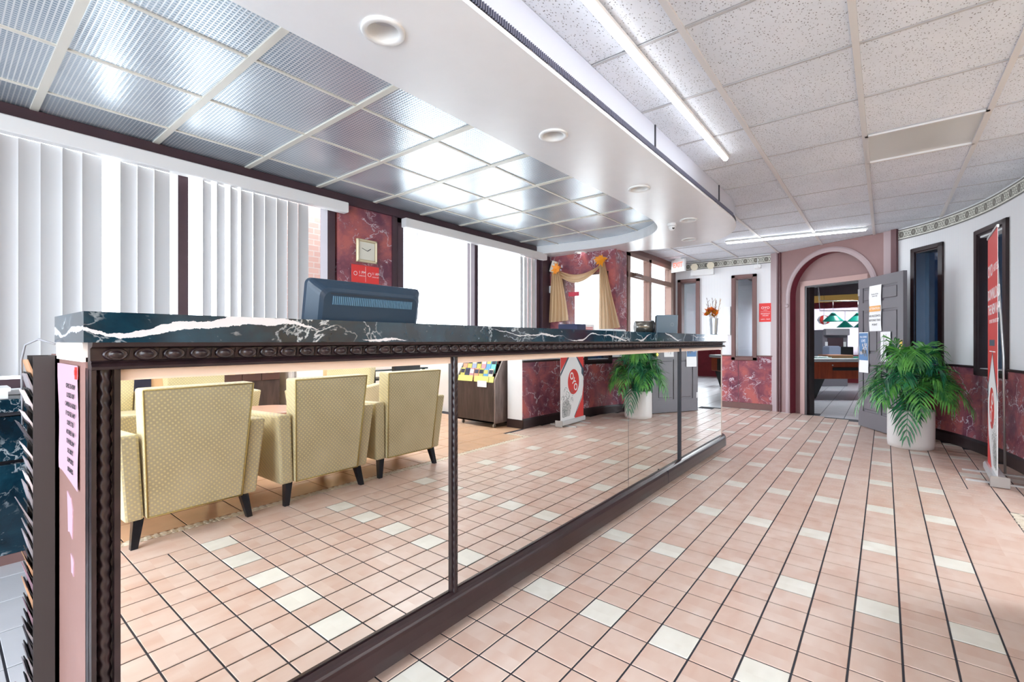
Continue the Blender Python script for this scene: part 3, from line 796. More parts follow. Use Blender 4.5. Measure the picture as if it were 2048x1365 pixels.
am = MB(); prof = [(0, .004), (.0, -.012), (.02, -.022), (.05, -.022), (.07, -.012), (.07, .004)]
pts = []
vs = []; fs = []
ks = [(-1, 0)] + [(1, i) for i in range(33)] + [(2, 0)]
for k, i in ks:
    for dr_, oo in prof:
        r = .59+dr_
        if k == -1: s_, z = .87-r, 0.0
        elif k == 2: s_, z = .87+r, 0.0
        else: a = PI-PI*i/32; s_, z = .87+r*math.cos(a), 1.8+r*math.sin(a)
        vs.append((*ws(s_, oo), z))
mm = len(prof)
for k in range(len(ks)-1):
    for i in range(mm-1): fs.append((k*mm+i, k*mm+i+1, (k+1)*mm+i+1, (k+1)*mm+i))
am.add(vs, fs).obj('arch_moulding', mauve_lt, wa)
def rot_to(nv): return Vector((0, 0, 1)).rotation_difference(Vector(nv)).to_matrix().to_4x4()
MB().lathe([(.03, 0), (.03, .006), (.02, .014), (.012, .010), (.006, .016)], 20, M=Matrix.Translation((*ws(.245, -.022), 1.666)) @ rot_to((-N.x, -N.y, 0))).obj('rosette', mauve_lt, wa)
pl = MB()
for s0, s1, o, mt in ((-.02, .085, -.05, 0), (.085, .125, -.02, 1), (1.60, 1.70, -.03, 0), (1.70, 1.76, -.06, 1)):
    pl.cur = mt; pl.prism([ws(s0, o), ws(s0, .05), ws(s1, .05), ws(s1, o)], 0, CZ)
pl.obj('pilaster', [mauve_lt, plain('deep mauve', srgb(96, 60, 64), .45)], wa)
# door frame, jambs
df = thing('door_2', None, None); struct(df)
m = MB()
def dslab(s0, s1, a, b, o0, o1, mb=None): (mb or m).prism([ws(s0, o0), ws(s0, o1), ws(s1, o1), ws(s1, o0)], a, b)
dslab(.375, .445, 0, 2.03, .095, .125); dslab(1.335, 1.405, 0, 2.03, .095, .125); dslab(.375, 1.405, 1.955, 2.03, .095, .125)
m.obj('casing', plain('beige door casing', srgb(176, 142, 136), .45), df)
m = MB(); dslab(.445, .475, 0, 1.955, .10, .24); dslab(1.31, 1.335, 0, 1.955, .10, .24); dslab(.445, 1.335, 1.93, 1.955, .10, .24); dslab(.475, .495, 0, 1.93, .14, .24)
m.obj('jamb', plain('black brown jamb', srgb(44, 34, 36), .35), df)
# open six panel door leaf
H1 = Vector((7.66, .27)); H2 = Vector((6.885, -.165)); dv = (H2-H1); DL = dv.length; dv.normalize(); dn = Vector((dv.y, -dv.x))
if dn.dot(Vector((-1, 0))) < 0: dn = -dn
DM = Matrix(((dv.x, -dn.x, 0, H1.x), (dv.y, -dn.y, 0, H1.y), (0, 0, 1, .012), (0, 0, 0, 1)))   # local x along leaf, -y towards the lobby face
leaf = thing('panelled_door', 'open grey six panel door leaf folded back beside the arched doorway', 'door')
DH = 1.91
cols_ = [(0.10, DL/2-.035), (DL/2+.035, DL-.10)]; rows_ = [(.20, .82), (.95, 1.50), (1.60, 1.79)]
holes = [(a, b, c, e) for a, b in cols_ for c, e in rows_]
xs = sorted({0, DL} | {h[0] for h in holes} | {h[1] for h in holes}); zs = sorted({0, DH} | {h[2] for h in holes} | {h[3] for h in holes})
m = MB()
for a, b in zip(xs, xs[1:]):
    for c, e in zip(zs, zs[1:]):
        hl = any(h[0] <= a+1e-6 and b <= h[1]+1e-6 and h[2] <= c+1e-6 and e <= h[3]+1e-6 for h in holes)
        m.box(a, b, .012 if hl else 0, .028 if hl else .04, c, e, DM)
m.obj('slab', door_grey, leaf)
for a, b, c, e in holes: MB().box(a+.025, b-.025, .003, .037, c+.025, e-.025, DM, .009).obj('panel', door_grey, leaf)
MB().box(DL-.055, DL-.012, -.004, 0, .93, 1.12, DM).obj('push_plate', brass, leaf)
MB().lathe([(.012, 0), (.012, .03), (.028, .04), (.03, .055), (.02, .066)], 16, M=DM @ Matrix.Translation((DL-.04, 0, .9)) @ Matrix.Rotation(PI/2, 4, 'X')).obj('door_knob', brass, leaf)
for z in (.2, .95, 1.7): MB().box(-.006, .03, -.003, 0, z, z+.09, DM).obj('hinge', steel, leaf)
# @@STRUCT_END

# ---- lounge and outer shell (seen in the mirror), games room shell, outdoors
struct(MB().prism([(4.70, -1.0), (4.70, -1.24), (5.10, -1.24), (5.10, -1.11), (4.71, -1.115)], 0, CZ).obj('wall_end', grey_wall))
struct(MB().sweep([(4.695, -.985), (4.695, -1.245)], [(0, 0), (.0, .11), (.016, .11), (.016, 0)]).obj('baseboard_end', dark_wood))
lw = MB(); lw.box(5.10, 5.22, -5.1, -1.02, 0, CZ); lounge_side = struct(lw.obj('wall_lounge', grey_wall))
struct(MB().box(-3.2, 5.22, -5.05, -4.93, 0, CZ).obj('wall_back', tan_wall))
struct(MB().box(-3.2, 4.95, -4.93, -4.915, 0, .11).obj('baseboard_back', dark_wood))
wl2 = MB(); wl2.box(-3.2, -3.08, -5.0, 3.9, 0, .15); wl2.box(-3.2, -3.08, -5.0, 3.9, 2.4, CZ); wl2.box(-3.2, -3.08, -5, -3.9, .15, 2.4); wl2.box(-3.2, -3.08, 2.9, 3.9, .15, 2.4)
struct(wl2.obj('wall_front', grey_wall))
ww = thing('window_7', None, None); struct(ww)  # storefront window added behind the camera to let in more daylight
MB().box(-3.15, -3.14, -3.9, 2.9, .15, 2.4).obj('pane', glass, ww)
for y in (-3.9, -1.65, .6, 2.85): MB().box(-3.2, -3.06, y-.03, y+.03, .15, 2.4).obj('mullion', dark_trim, ww)
# unseen fill troffers added to brighten the lobby and lounge
def troffer(x, y, lab, st=16):
    t = thing('unseen_troffer', lab, 'ceiling light', (x, y, CZ), 0, None)
    MB().box(-.6, .6, -.29, .29, -.012, .02, bev=.004).obj('frame', white_met, t)
    MB().box(-.56, .56, -.25, .25, -.016, -.013).obj('diffuser', emit('fill troffer diffuser', (.86, .94, 1, 1), st), t)
for x, y, lab in [(-1.2, -.4, 'added fill troffer on the ceiling behind the camera'), (3.9, -3.9, 'added lounge fill troffer near the tan wall'),
                  (-.6, -3.4, 'added lounge fill troffer in the near corner'), (3.6, -1.7, 'added lounge fill troffer beside the brochure rack')]: troffer(x, y, lab)
# games room
GX = 15.4; gz = 2.85
gr = MB(); gr.box(8.6, 16.4, 3.0, 3.1, 0, gz); struct(gr.obj('wall_games_left', plain('games pale wall', srgb(214, 222, 230), .6))); struct(MB().box(7.55, 16.4, -8.6, -8.5, 0, gz).obj('wall_games_right', tan_wall))
gb = struct(cells_wall((GX, -8.5), (GX, 3.0), 0, gz, [(5.0, 11.3, .85, 2.15)], .12, dark_trim, 'wall_games_far'))
MB().box(GX-.06, GX, -8.5, 3.0, 2.17, 2.37).obj('cove_band', yellow_m, gb)
MB().box(GX-.03, GX, -8.5, 3.0, .0, .85).obj('dado', curtain_red, gb)
gc = struct(MB().prism([(7.55, -8.6), (16.4, -8.6), (16.4, 3.1), (8.5, 3.1), (8.5, 1.6), (7.7, .1), (7.55, -.2)], gz, gz+.1).obj('ceiling_games', plain('games ceiling', srgb(90, 74, 78), .8)))
gp = MB(); gp.box(7.62, 7.72, -8.5, -.14, 0, gz); gp.prism([ws(-.1, .19), ws(-.1, .2), ws(1.8, .2), ws(1.8, .19)], CZ, gz); gp.box(8.56, 8.66, 1.4, 3.0, CZ, gz)
struct(gp.obj('wall_games_near', plain('games room wall', srgb(96, 120, 140), .7)))
MB().box(GX+.04, GX+.05, -3.4, 2.7, .85, 2.15).obj('pane', glass, gb)
troffer_g = thing('unseen_troffer', 'games room ceiling troffer above the pool table', 'ceiling light', (11.6, 0, gz))
MB().box(-.6, .6, -.3, .3, -.02, 0).obj('frame', white_met, troffer_g); MB().box(-.56, .56, -.26, .26, -.026, -.021).obj('diffuser', emit('games troffer', (.9, .95, 1, 1), 22), troffer_g)
# outdoors
g = tag(MB().box(-30, 50, 4.2, 60, -.3, -.15).obj('outdoor_pavement', plain('pale concrete', srgb(215, 212, 205), .9)), kind='structure')
tag(MB().box(16.6, 50, -30, 4.15, -.3, -.15).obj('outdoor_ground', plain('pale concrete 2', srgb(215, 212, 205), .9)), kind='structure')
bw = tag(MB().box(2.0, 2.75, 4.35, 4.6, -.15, 2.9).obj('brick_pier', brick_mat()), 'sunlit brick pier outside the near window', 'pier')

# ================================================================== RECEPTION COUNTER
ct_ = thing('reception_counter', 'long mirror fronted reception counter with carved dark frame', 'counter', (2.6, 1.6, 0))
def cob(mb, name, mat): return mb.obj(name, mat, ct_, (-2.6, -1.6, 0))
def cpath(y0, r, xend, x0=.21, yend=2.2, n=10):
    """outline of the counter front then the rounded far corner"""
    pts = [(x0, y0), (xend-r, y0)]
    for i in range(1, n+1):
        a = -PI/2 + PI/2*i/n; pts.append((xend-r+r*math.cos(a), y0+r+r*math.sin(a)))
    pts.append((xend, yend)); return pts
body = cpath(MIR+.006, .26, 5.30, .215)
cob(MB().prism(body + [(5.0, 2.2), (5.0, 1.66), (.5, 1.66), (.215, 1.66)][0:] , .12, 1.115), 'carcass', end_panel_m)
cob(MB().sweep(cpath(1.36, .22, 5.24, .30), [(0, 0), (0, .13), (.03, .13), (.03, 0)]), 'plinth', near_black)
# end panel at the near end
cob(MB().box(.205, .2155, 1.325, 1.78, .0, 1.085), 'end_panel', end_panel_m)
cob(MB().box(.20, .2155, 1.325, 1.66, 1.075, 1.118), 'end_cap', plain('cream cap board', srgb(238, 230, 222), .5))
# mirrors
segs = [(.255, 1.243), (1.275, 2.833), (2.8355, 3.783), (3.812, 5.03)]
for a, b in segs: cob(MB().box(a, b, MIR, MIR+.005, .16, 1.034), 'mirror_panel', mirror_m)
# slim pale strip above the mirrors and at their far end
cob(MB().sweep(cpath(MIR-.004, .26, 5.29, .25), [(0, 1.034), (0, 1.058), (.01, 1.058), (.01, 1.034)]), 'cream_strip', plain('peach strip', srgb(226, 200, 180), .4))
cob(MB().sweep([(5.03, MIR-.002)] + cpath(MIR-.002, .26, 5.29)[2:], [(0, .14), (0, 1.034), (.008, 1.034), (.008, .14)], smooth=False), 'curved_end', plain('cream end laminate', srgb(226, 208, 196), .35))
# carved frieze with egg moulding
cob(MB().sweep(cpath(MIR-.03, .26, 5.30, .205), [(0, 1.06), (-.004, 1.066), (0, 1.07), (.004, 1.073), (.0, 1.076), (.010, 1.079), (.012, 1.104), (-.006, 1.108), (-.012, 1.117), (.035, 1.117), (.035, 1.06)]), 'frieze', carved)
em = MB()
nr = 14
v0 = [(0, -.013, 0)]; vs = [(0, -.012, 0)]
for rr, dy in ((.55, -.009), (.8, -.003), (.9, -.0055), (1.0, -.0055), (1.12, 0)):
    vs += [(rr*.0195*math.cos(2*PI*i/nr), dy, rr*.0125*math.sin(2*PI*i/nr)) for i in range(nr)]
fs = [(0, 1+i, 1+(i+1) % nr) for i in range(nr)] + [(1+k*nr+i, 1+(k+1)*nr+i, 1+(k+1)*nr+(i+1) % nr, 1+k*nr+(i+1) % nr) for k in range(4) for i in range(nr)]
egg = em.add(vs, fs, True).mesh('egg', carved)
kx = .245
while kx < 5.0:
    inst('egg', egg, ct_, (kx-2.6, MIR-.0215-1.6, 1.0915)); 
    kx += .0525
da = MB()
kx = .245+.02625
while kx < 5.0: da.hexa([(kx-.0035, MIR-.022, 1.08), (kx+.0035, MIR-.022, 1.08), (kx+.002, MIR-.016, 1.08), (kx-.002, MIR-.016, 1.08)], [(kx-.002, MIR-.026, 1.103), (kx+.002, MIR-.026, 1.103), (kx+.002, MIR-.016, 1.103), (kx-.002, MIR-.016, 1.103)]); kx += .0525
tag(cob(da, 'dart', carved), kind='stuff')
# rope moulding posts
def rope(x, y, z0, z1, r=.011, pitch=.03, step=.0045):
    m = MB(); vs = []; n = 12; k = int((z1-z0)/step)
    for j in range(k+1):
        z = z0+(z1-z0)*j/k; ph = z/pitch*2*PI
        for i in range(n):
            a = 2*PI*i/n; rr = r*(1+.16*math.cos(3*a+ph)); vs.append((x+rr*math.cos(a), y+rr*math.sin(a), z))
    m.add(vs, [(j*n+i, j*n+(i+1) % n, (j+1)*n+(i+1) % n, (j+1)*n+i) for j in range(k) for i in range(n)], True); return m
st_ = MB(); st_.box(.205, .256, MIR-.006, MIR+.03, .10, 1.062); st_.box(.205, .213, MIR-.03, MIR, .10, 1.062, bev=.003); st_.box(.243, .2535, MIR-.022, MIR, .1, 1.062, bev=.003)
cob(st_, 'corner_stile', carved); cob(rope(.228, MIR-.008, .10, 1.062, .012), 'rope_moulding', carved)
mu = MB(); mu.box(1.242, 1.276, MIR-.008, MIR+.006, .14, 1.06); cob(mu, 'mullion', carved); cob(rope(1.259, MIR-.008, .14, 1.06, .010), 'rope_moulding', carved)
cob(MB().box(3.785, 3.81, MIR-.012, MIR+.006, .14, 1.06, bev=.003), 'mullion', near_black)
cob(MB().box(2.833, 2.8355, MIR-.0005, MIR+.004, .16, 1.034), 'seam', near_black)
# skirting lip
lipp = [(0, .156), (-.006, .158), (-.022, .154), (-.030, .147), (-.034, .140), (-.038, .13), (-.040, .09), (-.040, .055), (.05, .055), (.05, .168)]
cob(MB().sweep(cpath(MIR, .26, 5.29, .205), lipp[::-1]), 'skirting', dark_wood)
cob(MB().box(3.44, 3.447, MIR-.0405, MIR-.03, .055, .15), 'skirting_joint', near_black)
# marble top
mt = MB().prism([(.19, 1.25), (4.95, 1.25)] + [(5.05+.24*math.cos(a), 1.49+.24*math.sin(a)) for a in [-PI/2+PI/2*i/10 for i in range(1, 11)]] + [(5.29, 1.9), (4.95, 1.9), (4.95, 1.60), (.19, 1.60)], 1.117, 1.180).obj('marble_countertop', marble_blue)
tag(mt, 'dark blue green marble slab countertop with broad white veins', 'countertop')
# inner working desk of the counter
cob(MB().box(.25, 4.9, 1.66, 2.15, .74, .78), 'inner_desk', grey_wall); cob(MB().box(.25, .28, 1.66, 2.15, 0, .74), 'desk_side', end_panel_m)

# notice on the end panel etc.
nt = thing('pink_notice', 'curled pink paper notice pinned to the near end of the counter', 'notice', (.2, 1.495, .93))
EM = frame_m((.2035, 1.495, .93), (0, -1, 0), (0, 0, 1))   # x to the right as seen from -X, normal -X
def local(o, t): o.matrix_parent_inverse = Matrix.Translation(-Vector(t.location)); return o
pg = MB(); npz = 9
vs = []
for j in range(npz):
    z = -.135+.27*j/(npz-1)
    for i in range(6):
        x = -.125+.235*i/5; lift = .001+.006*(max(0, -(x+.06))/.09)**2+.002*math.sin(z*14)**2
        vs.append((x*(1 if j < 7 else 1.0)+(.02*(1-j/8) if i == 0 else 0), z+(-.02*(i/5)+.012 if j == 0 else 0), lift))
pg.add([EM @ Vector(v) for v in vs], [(j*6+i, j*6+i+1, (j+1)*6+i+1, (j+1)*6+i) for j in range(npz-1) for i in range(5)], True)
local(pg.obj('sheet', pink_paper, nt), nt)
lines = ['OFFICE IS NOW', 'LOCKED OFF', 'CAMERA & AUDIO', 'IF YOU SEE ANY', 'SUSPECTED', 'NOTIFIED AN', 'ITEM BELOW', 'SECURITY', 'SUPPORTS', 'BUSINESS']
# the sheet is narrow in view; text block runs down it
for i, l in enumerate(lines):
    local(text('lettering', l, .0155, ink, nt, EM @ Matrix.Translation((.035, .085-.0215*i, .0045)), sx=1.0, ext=.0002), nt)
for k, (yy, zz, w, h, mtl, lab) in enumerate([(1.50, .71, .07, .10, pink_paper, 'torn pink paper scrap taped below the pink notice'), (1.47, .60, .035, .045, pink_paper, 'small torn white and pink scrap lower on the end panel')]):
    m = MB(); P = [(-w/2, h/2), (w*.2, h*.42), (w/2, h*.2), (w*.45, -h/2), (.0, -h*.4), (-w*.3, -h*.45), (-w*.35, 0)]
    vs = [(.2035, yy-x, zz+z) for x, z in P]+[(.205, yy-x, zz+z) for x, z in P]; nn = len(P)
    m.add(vs, [tuple(range(nn)), tuple(reversed(range(nn, 2*nn)))]+[(i, nn+i, nn+(i+1) % nn, (i+1) % nn) for i in range(nn)])
    tag(m.obj('paper_scrap', mtl), lab, 'paper scrap')
tag(MB().box(.198, .203, 1.39, 1.402, 1.035, 1.062).box(.1965, .198, 1.388, 1.396, 1.045, 1.056).obj('magnet_clip', red), 'small red and blue clip holding the top corner of the pink notice', 'clip')
# literature rack
lr = thing('literature_rack', 'tall dark wire literature rack full of leaflets on the counter end', 'brochure rack', (.18, 1.71, .25))
def rl(mb, name, mat): return local(mb.obj(name, mat, lr), lr)
rk = MB(); rk.box(.158, .205, 1.652, 1.660, .12, 1.082); rk.box(.158, .205, 1.765, 1.773, .12, 1.082); rk.box(.197, .205, 1.652, 1.773, .12, 1.082)
rk.box(.158, .205, 1.652, 1.773, .12, .13); rl(rk, 'frame', plain('dark grey rack steel', srgb(64, 60, 60), .45, .3))
R = random.Random(5)
ORD = ['top', 'second', 'third', 'fourth', 'fifth', 'sixth', 'seventh', 'eighth', 'ninth', 'tenth', 'eleventh', 'twelfth', 'thirteenth', 'fourteenth', 'fifteenth', 'sixteenth', 'seventeenth', 'eighteenth', 'nineteenth', 'twentieth', 'twenty first', 'lowest']
pc = [plain('leaflet kraft', srgb(196, 150, 116), .7), plain('leaflet grey', srgb(150, 142, 146), .6), plain('leaflet pale', srgb(214, 200, 200), .6), plain('leaflet mauve', srgb(150, 120, 134), .6), plain('leaflet dark', srgb(70, 66, 72), .5)]
for i in range(22):
    z = .15+i*.0415
    rl(MB().add([(.157, 1.66, z), (.157, 1.765, z), (.150, 1.765, z+.018), (.150, 1.66, z+.018), (.159, 1.66, z), (.159, 1.765, z), (.152, 1.765, z+.019), (.152, 1.66, z+.019)],
        [(0, 3, 2, 1), (4, 5, 6, 7), (0, 1, 5, 4), (1, 2, 6, 5), (2, 3, 7, 6), (3, 0, 4, 7)]), 'pocket', black)
    lean = R.choice([.008, .010, .014, .008, .022]); h = R.uniform(.045, .075)
    a = MB().hexa([(.160, 1.662, z), (.166, 1.662, z), (.166, 1.762, z), (.160, 1.762, z)], [(.156-lean, 1.662, z+h), (.158-lean, 1.662, z+h), (.158-lean, 1.762, z+h*.95), (.156-lean, 1.762, z+h*.95)])
    cw = R.randrange(5); tag(a.obj('leaflet', pc[cw]), '%s leaflet in the %s pocket%s of the dark rack' % (['kraft brown', 'grey', 'pale', 'mauve', 'dark'][cw], ORD[21-i], ' from the top' if 0 < 21-i < 21 else ''), 'leaflet', 'leaflets in the literature rack')
cd = MB().tube([(.195, 1.64, 1.112), (.17, 1.68, 1.125), (.150, 1.72, 1.11), (.145, 1.74, 1.07), (.15, 1.77, .9)], .0025, 6)
tag(cd.obj('loose_cable', plain('grey cable', srgb(150, 150, 155), .5)), 'thin grey cable looping from the countertop down behind the rack', 'cable')

# monitor (back towards the lobby)
mn = thing('computer_monitor', 'old dark blue grey monitor seen from behind on the counter', 'monitor', (1.16, 1.75, .78))
MM = Matrix.Translation((1.16, 1.75, 1.195)) @ Matrix.Rotation(math.radians(10), 4, 'X')
mblue = plain('dark blue monitor plastic', srgb(26, 50, 70), .32); 
def mo(mb, name, mat): return local(mb.obj(name, mat, mn), mn)
m = MB(); hw = .27; prof = []
def rr_(w, h, r, y, n=5):
    out = []
    for cx, cz, a0 in ((w-r, h-r, 0), (-w+r, h-r, PI/2), (-w+r, -h+r, PI), (w-r, -h+r, 3*PI/2)):
        for i in range(n+1): a = a0+PI/2*i/n; out.append((cx+r*math.cos(a), y, cz+r*math.sin(a)))
    return out
rings = [rr_(.262, .163, .02, .012), rr_(.272, .172, .025, 0), rr_(.272, .172, .025, -.020), rr_(.262, .162, .03, -.032), rr_(.240, .143, .035, -.060), rr_(.226, .130, .035, -.068)]
vs = [MM @ Vector(v) for r in rings for v in r]; nn = len(rings[0])
m.add(vs, [(k*nn+i, (k+1)*nn+i, (k+1)*nn+(i+1) % nn, k*nn+(i+1) % nn) for k in range(len(rings)-1) for i in range(nn)] + [tuple(range(nn)), tuple(reversed(range((len(rings)-1)*nn, len(rings)*nn)))])
mo(m, 'shell', mblue)
m = MB()
for i in range(46):
    x = -.19+i*.38/45; m.box(x, x+.0045, -.0705, -.066, .080, .113, MM)
tag(mo(m, 'vent_slat', plain('vent slat pale blue', srgb(96, 132, 156), .35)), kind='stuff')
mo(MB().box(-.20, .20, -.0692, -.066, .120, .124, MM), 'groove', near_black)
mo(MB().box(-.05, .05, -.03, .0, -.36, -.1, MM).box(-.12, .12, -.10, .10, -.405, -.385, Matrix.Translation((1.16, 1.75, 1.195))), 'stand', black)
mo(MB().box(-.245, .245, .0125, .014, -.14, .14, MM), 'screen', black)

# clock and sign on the marble column
ck = thing('wall_clock', 'square gold framed wall clock on the red marble column', 'clock', (2.505, WY-.036, 1.94))
CM = frame_m((2.505, WY-.037, 1.945), (1, 0, 0), (0, 0, 1))
def cl(mb, name, mat, t): return local(mb.obj(name, mat, t), t)
m = MB(); m.box(-.105, .105, -.105, .105, 0, .03, CM, .01); cl(m, 'case', plain('pale gold', srgb(214, 196, 156), .3, .4), ck)
m = MB()
for b in ((-.105, -.085, -.105, .105), (.085, .105, -.105, .105), (-.105, .105, .085, .105), (-.105, .105, -.105, -.085)): m.box(*b, .03, .042, CM, .006)
cl(m, 'bezel', plain('pale gold bezel', srgb(226, 212, 178), .3, .3), ck)
cl(MB().box(-.08, .08, -.08, .08, .0305, .032, CM), 'dial', plain('cream dial', srgb(230, 228, 214), .5), ck)
cl(MB().box(-.002, .002, 0, .062, .033, .0345, CM @ Matrix.Rotation(math.radians(70), 4, 'Z')), 'minute_hand', ink, ck)
cl(MB().box(-.003, .003, 0, .042, .035, .0365, CM @ Matrix.Rotation(math.radians(-55), 4, 'Z')), 'hour_hand', ink, ck)
def sign(name, lab, cat, Mx, w, h, mat, items, group=None):
    t = thing(name, lab, cat, tuple(Mx.translation), 0, group)
    cl(MB().box(-w/2, w/2, -h/2, h/2, 0, .006, Mx, .001), 'board', mat, t)
    for it in items:
        if it[0] == 'T': local(text('lettering', it[1], it[4], it[5] if len(it) > 5 else white_ink, t, Mx @ Matrix.Translation((it[2], it[3], .0067)), sx=it[6] if len(it) > 6 else 1, ext=.0003), t)
        elif it[0] == 'B': cl(MB().box(it[1], it[2], it[3], it[4], .006, .0072, Mx), it[6] if len(it) > 6 else 'rule', it[5], t)
        elif it[0] == 'O':
            m = MB(); n = 20
            for r0, r1 in (it[3:5],):
                vs = [Mx @ Vector((it[1]+r*math.cos(2*PI*i/n), it[2]+r*math.sin(2*PI*i/n), .0072)) for r in (r0, r1) for i in range(n)]
                m.add(vs, [(i, n+i, n+(i+1) % n, (i+1) % n) for i in range(n)])
            cl(m, 'clock_symbol', it[5], t)
    return t
SM = frame_m((2.505, WY-.037, 1.735), (1, 0, 0), (0, 0, 1))
sign('hours_sign', 'red check in and check out times sign under the wall clock', 'sign', SM, .29, .16, red_sign,
     [('T', '1 PM', -.035, .012, .036), ('T', 'CHECK IN', -.035, -.018, .016), ('T', '11 AM', .105, .012, .036, white_ink, .85), ('T', 'CHECK OUT', .105, -.018, .015, white_ink, .9),
      ('O', -.107, 0, .015, .019, white_ink), ('O', .04, 0, .015, .019, white_ink), ('B', -.002, .0, -.07, .07, white_ink)])
FM = frame_m((XF-.002, 1.50, 1.58), (0, -1, 0), (0, 0, 1))
sign('breakfast_sign', 'red breakfast hours sign on the far white wall', 'sign', FM, .185, .30, red_sign,
     [('T', 'OYO', 0, .075, .055, white_ink), ('T', 'HOTELS', 0, .038, .016), ('T', 'BREAKFAST', 0, -.02, .026), ('T', 'HOURS', 0, -.05, .026), ('T', '6AM - 9AM', 0, -.11, .028), ('B', -.07, .07, .012, .014, white_ink)])
tag(MB().box(XF-.045, XF, 2.02, 2.11, 1.22, 1.70, bev=.004).obj('wall_cabinet', white_pl), 'tall slim white key box on the far wall behind the flower vase', 'box')

# emergency lights, sensor, exit sign
el = thing('emergency_light', 'white emergency light box with two round lamps below the border', 'emergency light', (XF, 2.45, 2.3))
cl(MB().box(XF-.08, XF, 2.28, 2.66, 2.26, 2.37, bev=.01), 'case', white_pl, el)
for y in (2.33, 2.6):
    cl(MB().lathe([(.045, 0), (.06, .05), (.06, .06), (.05, .055)], 18, M=Matrix.Translation((XF-.05, y, 2.41)) @ Matrix.Rotation(-PI/2, 4, 'Y') @ Matrix.Rotation(.2, 4, 'X')), 'lamp_head', plain('lamp head', srgb(236, 228, 205), .3), el)
ms = thing('motion_sensor', 'small white sensor with bracket under the border near the pillar', 'sensor', (XF, 1.59, 2.34))
cl(MB().box(XF-.07, XF, 1.56, 1.66, 2.29, 2.37, bev=.015), 'body', white_pl, ms); cl(MB().lathe([(.02, 0), (.03, .02), (.02, .045)], 16, M=Matrix.Translation((XF-.06, 1.57, 2.33)) @ Matrix.Rotation(-PI/2, 4, 'Y')), 'lens', white_pl, ms); cl(MB().tube([(XF-.03, 1.61, 2.37), (XF-.03, 1.61, 2.46)], .006), 'bracket', white_met, ms)
ex = thing('exit_sign', 'white exit sign with red letters hanging from the ceiling by the entrance', 'exit sign', (8.0, 2.75, CZ))
EX = frame_m((7.9, 2.72, 2.40), (RT.x, RT.y, 0), (0, 0, 1)) @ Matrix.Rotation(math.radians(-60), 4, 'Y')
cl(MB().box(-.14, .14, -.11, .10, -.025, .02, EX, .006), 'case', white_pl, ex)
local(text('lettering', 'EXIT', .12, emit('exit red', (1, .12, .08, 1), 1.0), ex, EX @ Matrix.Translation((0, 0, .0205)), sx=.8, ext=.0005, bold=.002), ex)
cl(MB().box(-.06, .06, .09, .12, -.02, .02, EX), 'bracket', white_pl, ex)

# counter objects
pt = thing('payment_terminal', 'grey touch screen terminal seen from behind near the far counter end', 'terminal', (3.98, 1.47, 1.18))
PMx = frame_m((3.98, 1.47, 1.268), (math.cos(-.75), math.sin(-.75), 0), (0, 0, 1)) @ Matrix.Rotation(math.radians(4), 4, 'X')
gpl = plain('blue grey plastic', srgb(104, 122, 136), .35)
cl(MB().box(-.098, .098, -.086, .078, -.01, .008, PMx, .006), 'shell', gpl, pt); cl(MB().box(-.106, -.096, -.08, .07, -.016, .0, PMx, .003), 'bezel', black, pt)
cl(MB().box(-.045, .045, -.086, -.02, -.05, -.01, PMx), 'stand', black, pt)
m = MB(); n = 20
vs = [PMx @ Vector((.045+r*math.cos(2*PI*i/n), -.005+r*math.sin(2*PI*i/n), .0085)) for r in (.012, .0145) for i in range(n)]; m.add(vs, [(i, n+i, n+(i+1) % n, (i+1) % n) for i in range(n)])
cl(m, 'emblem', plain('silver emblem', srgb(150, 165, 176), .3, .5), pt)
cl(MB().tube([PMx @ Vector((.118-.245+.02, -.082, -.03)), PMx @ Vector((-.118, -.04, -.03)), PMx @ Vector((-.112, -.002, -.03))], .01), 'card_reader', black, pt)
dd = thing('tape_drum', 'round ended dark and chrome dispenser lying on the counter', 'dispenser', (3.45, 1.46, 1.18))
DMx = Matrix.Translation((3.44, 1.43, 1.228)) @ rot_to((RT.x, RT.y, 0)) 
cl(MB().lathe([(.044, -.09), (.046, -.085), (.046, .035)], 28, M=DMx), 'barrel', plain('gun metal', srgb(120, 118, 112), .2, .7), dd); cl(MB().lathe([(.05, .035), (.052, .04), (.052, .052), (.04, .058), (.034, .05), (.012, .05), (.01, .058)], 28, M=DMx), 'end_cap', black, dd)
vs_ = thing('flower_vase', 'tapered silver vase holding orange autumn flowers at the counter end', 'vase', (5.08, 1.385, 1.18))
m = MB(); m.lathe([(.034, 0), (.038, .01), (.043, .08), (.052, .175), (.049, .175), (.04, .08), (.034, .015)], 14, smooth=False, cap=False); m.lathe([(.034, 0), (.034, .004)], 14)
m.obj('vase_body', plain('silver vase', srgb(196, 202, 208), .18, .6), vs_)
R = random.Random(11)
of = [plain('orange petal', srgb(250, 138, 24), .6), plain('amber petal', srgb(222, 150, 40), .6), plain('rust petal', srgb(222, 104, 30), .6)]
tw_ = plain('brown twig', srgb(110, 66, 50), .7); straw = plain('straw plume', srgb(220, 192, 160), .8)
fl_cs = []
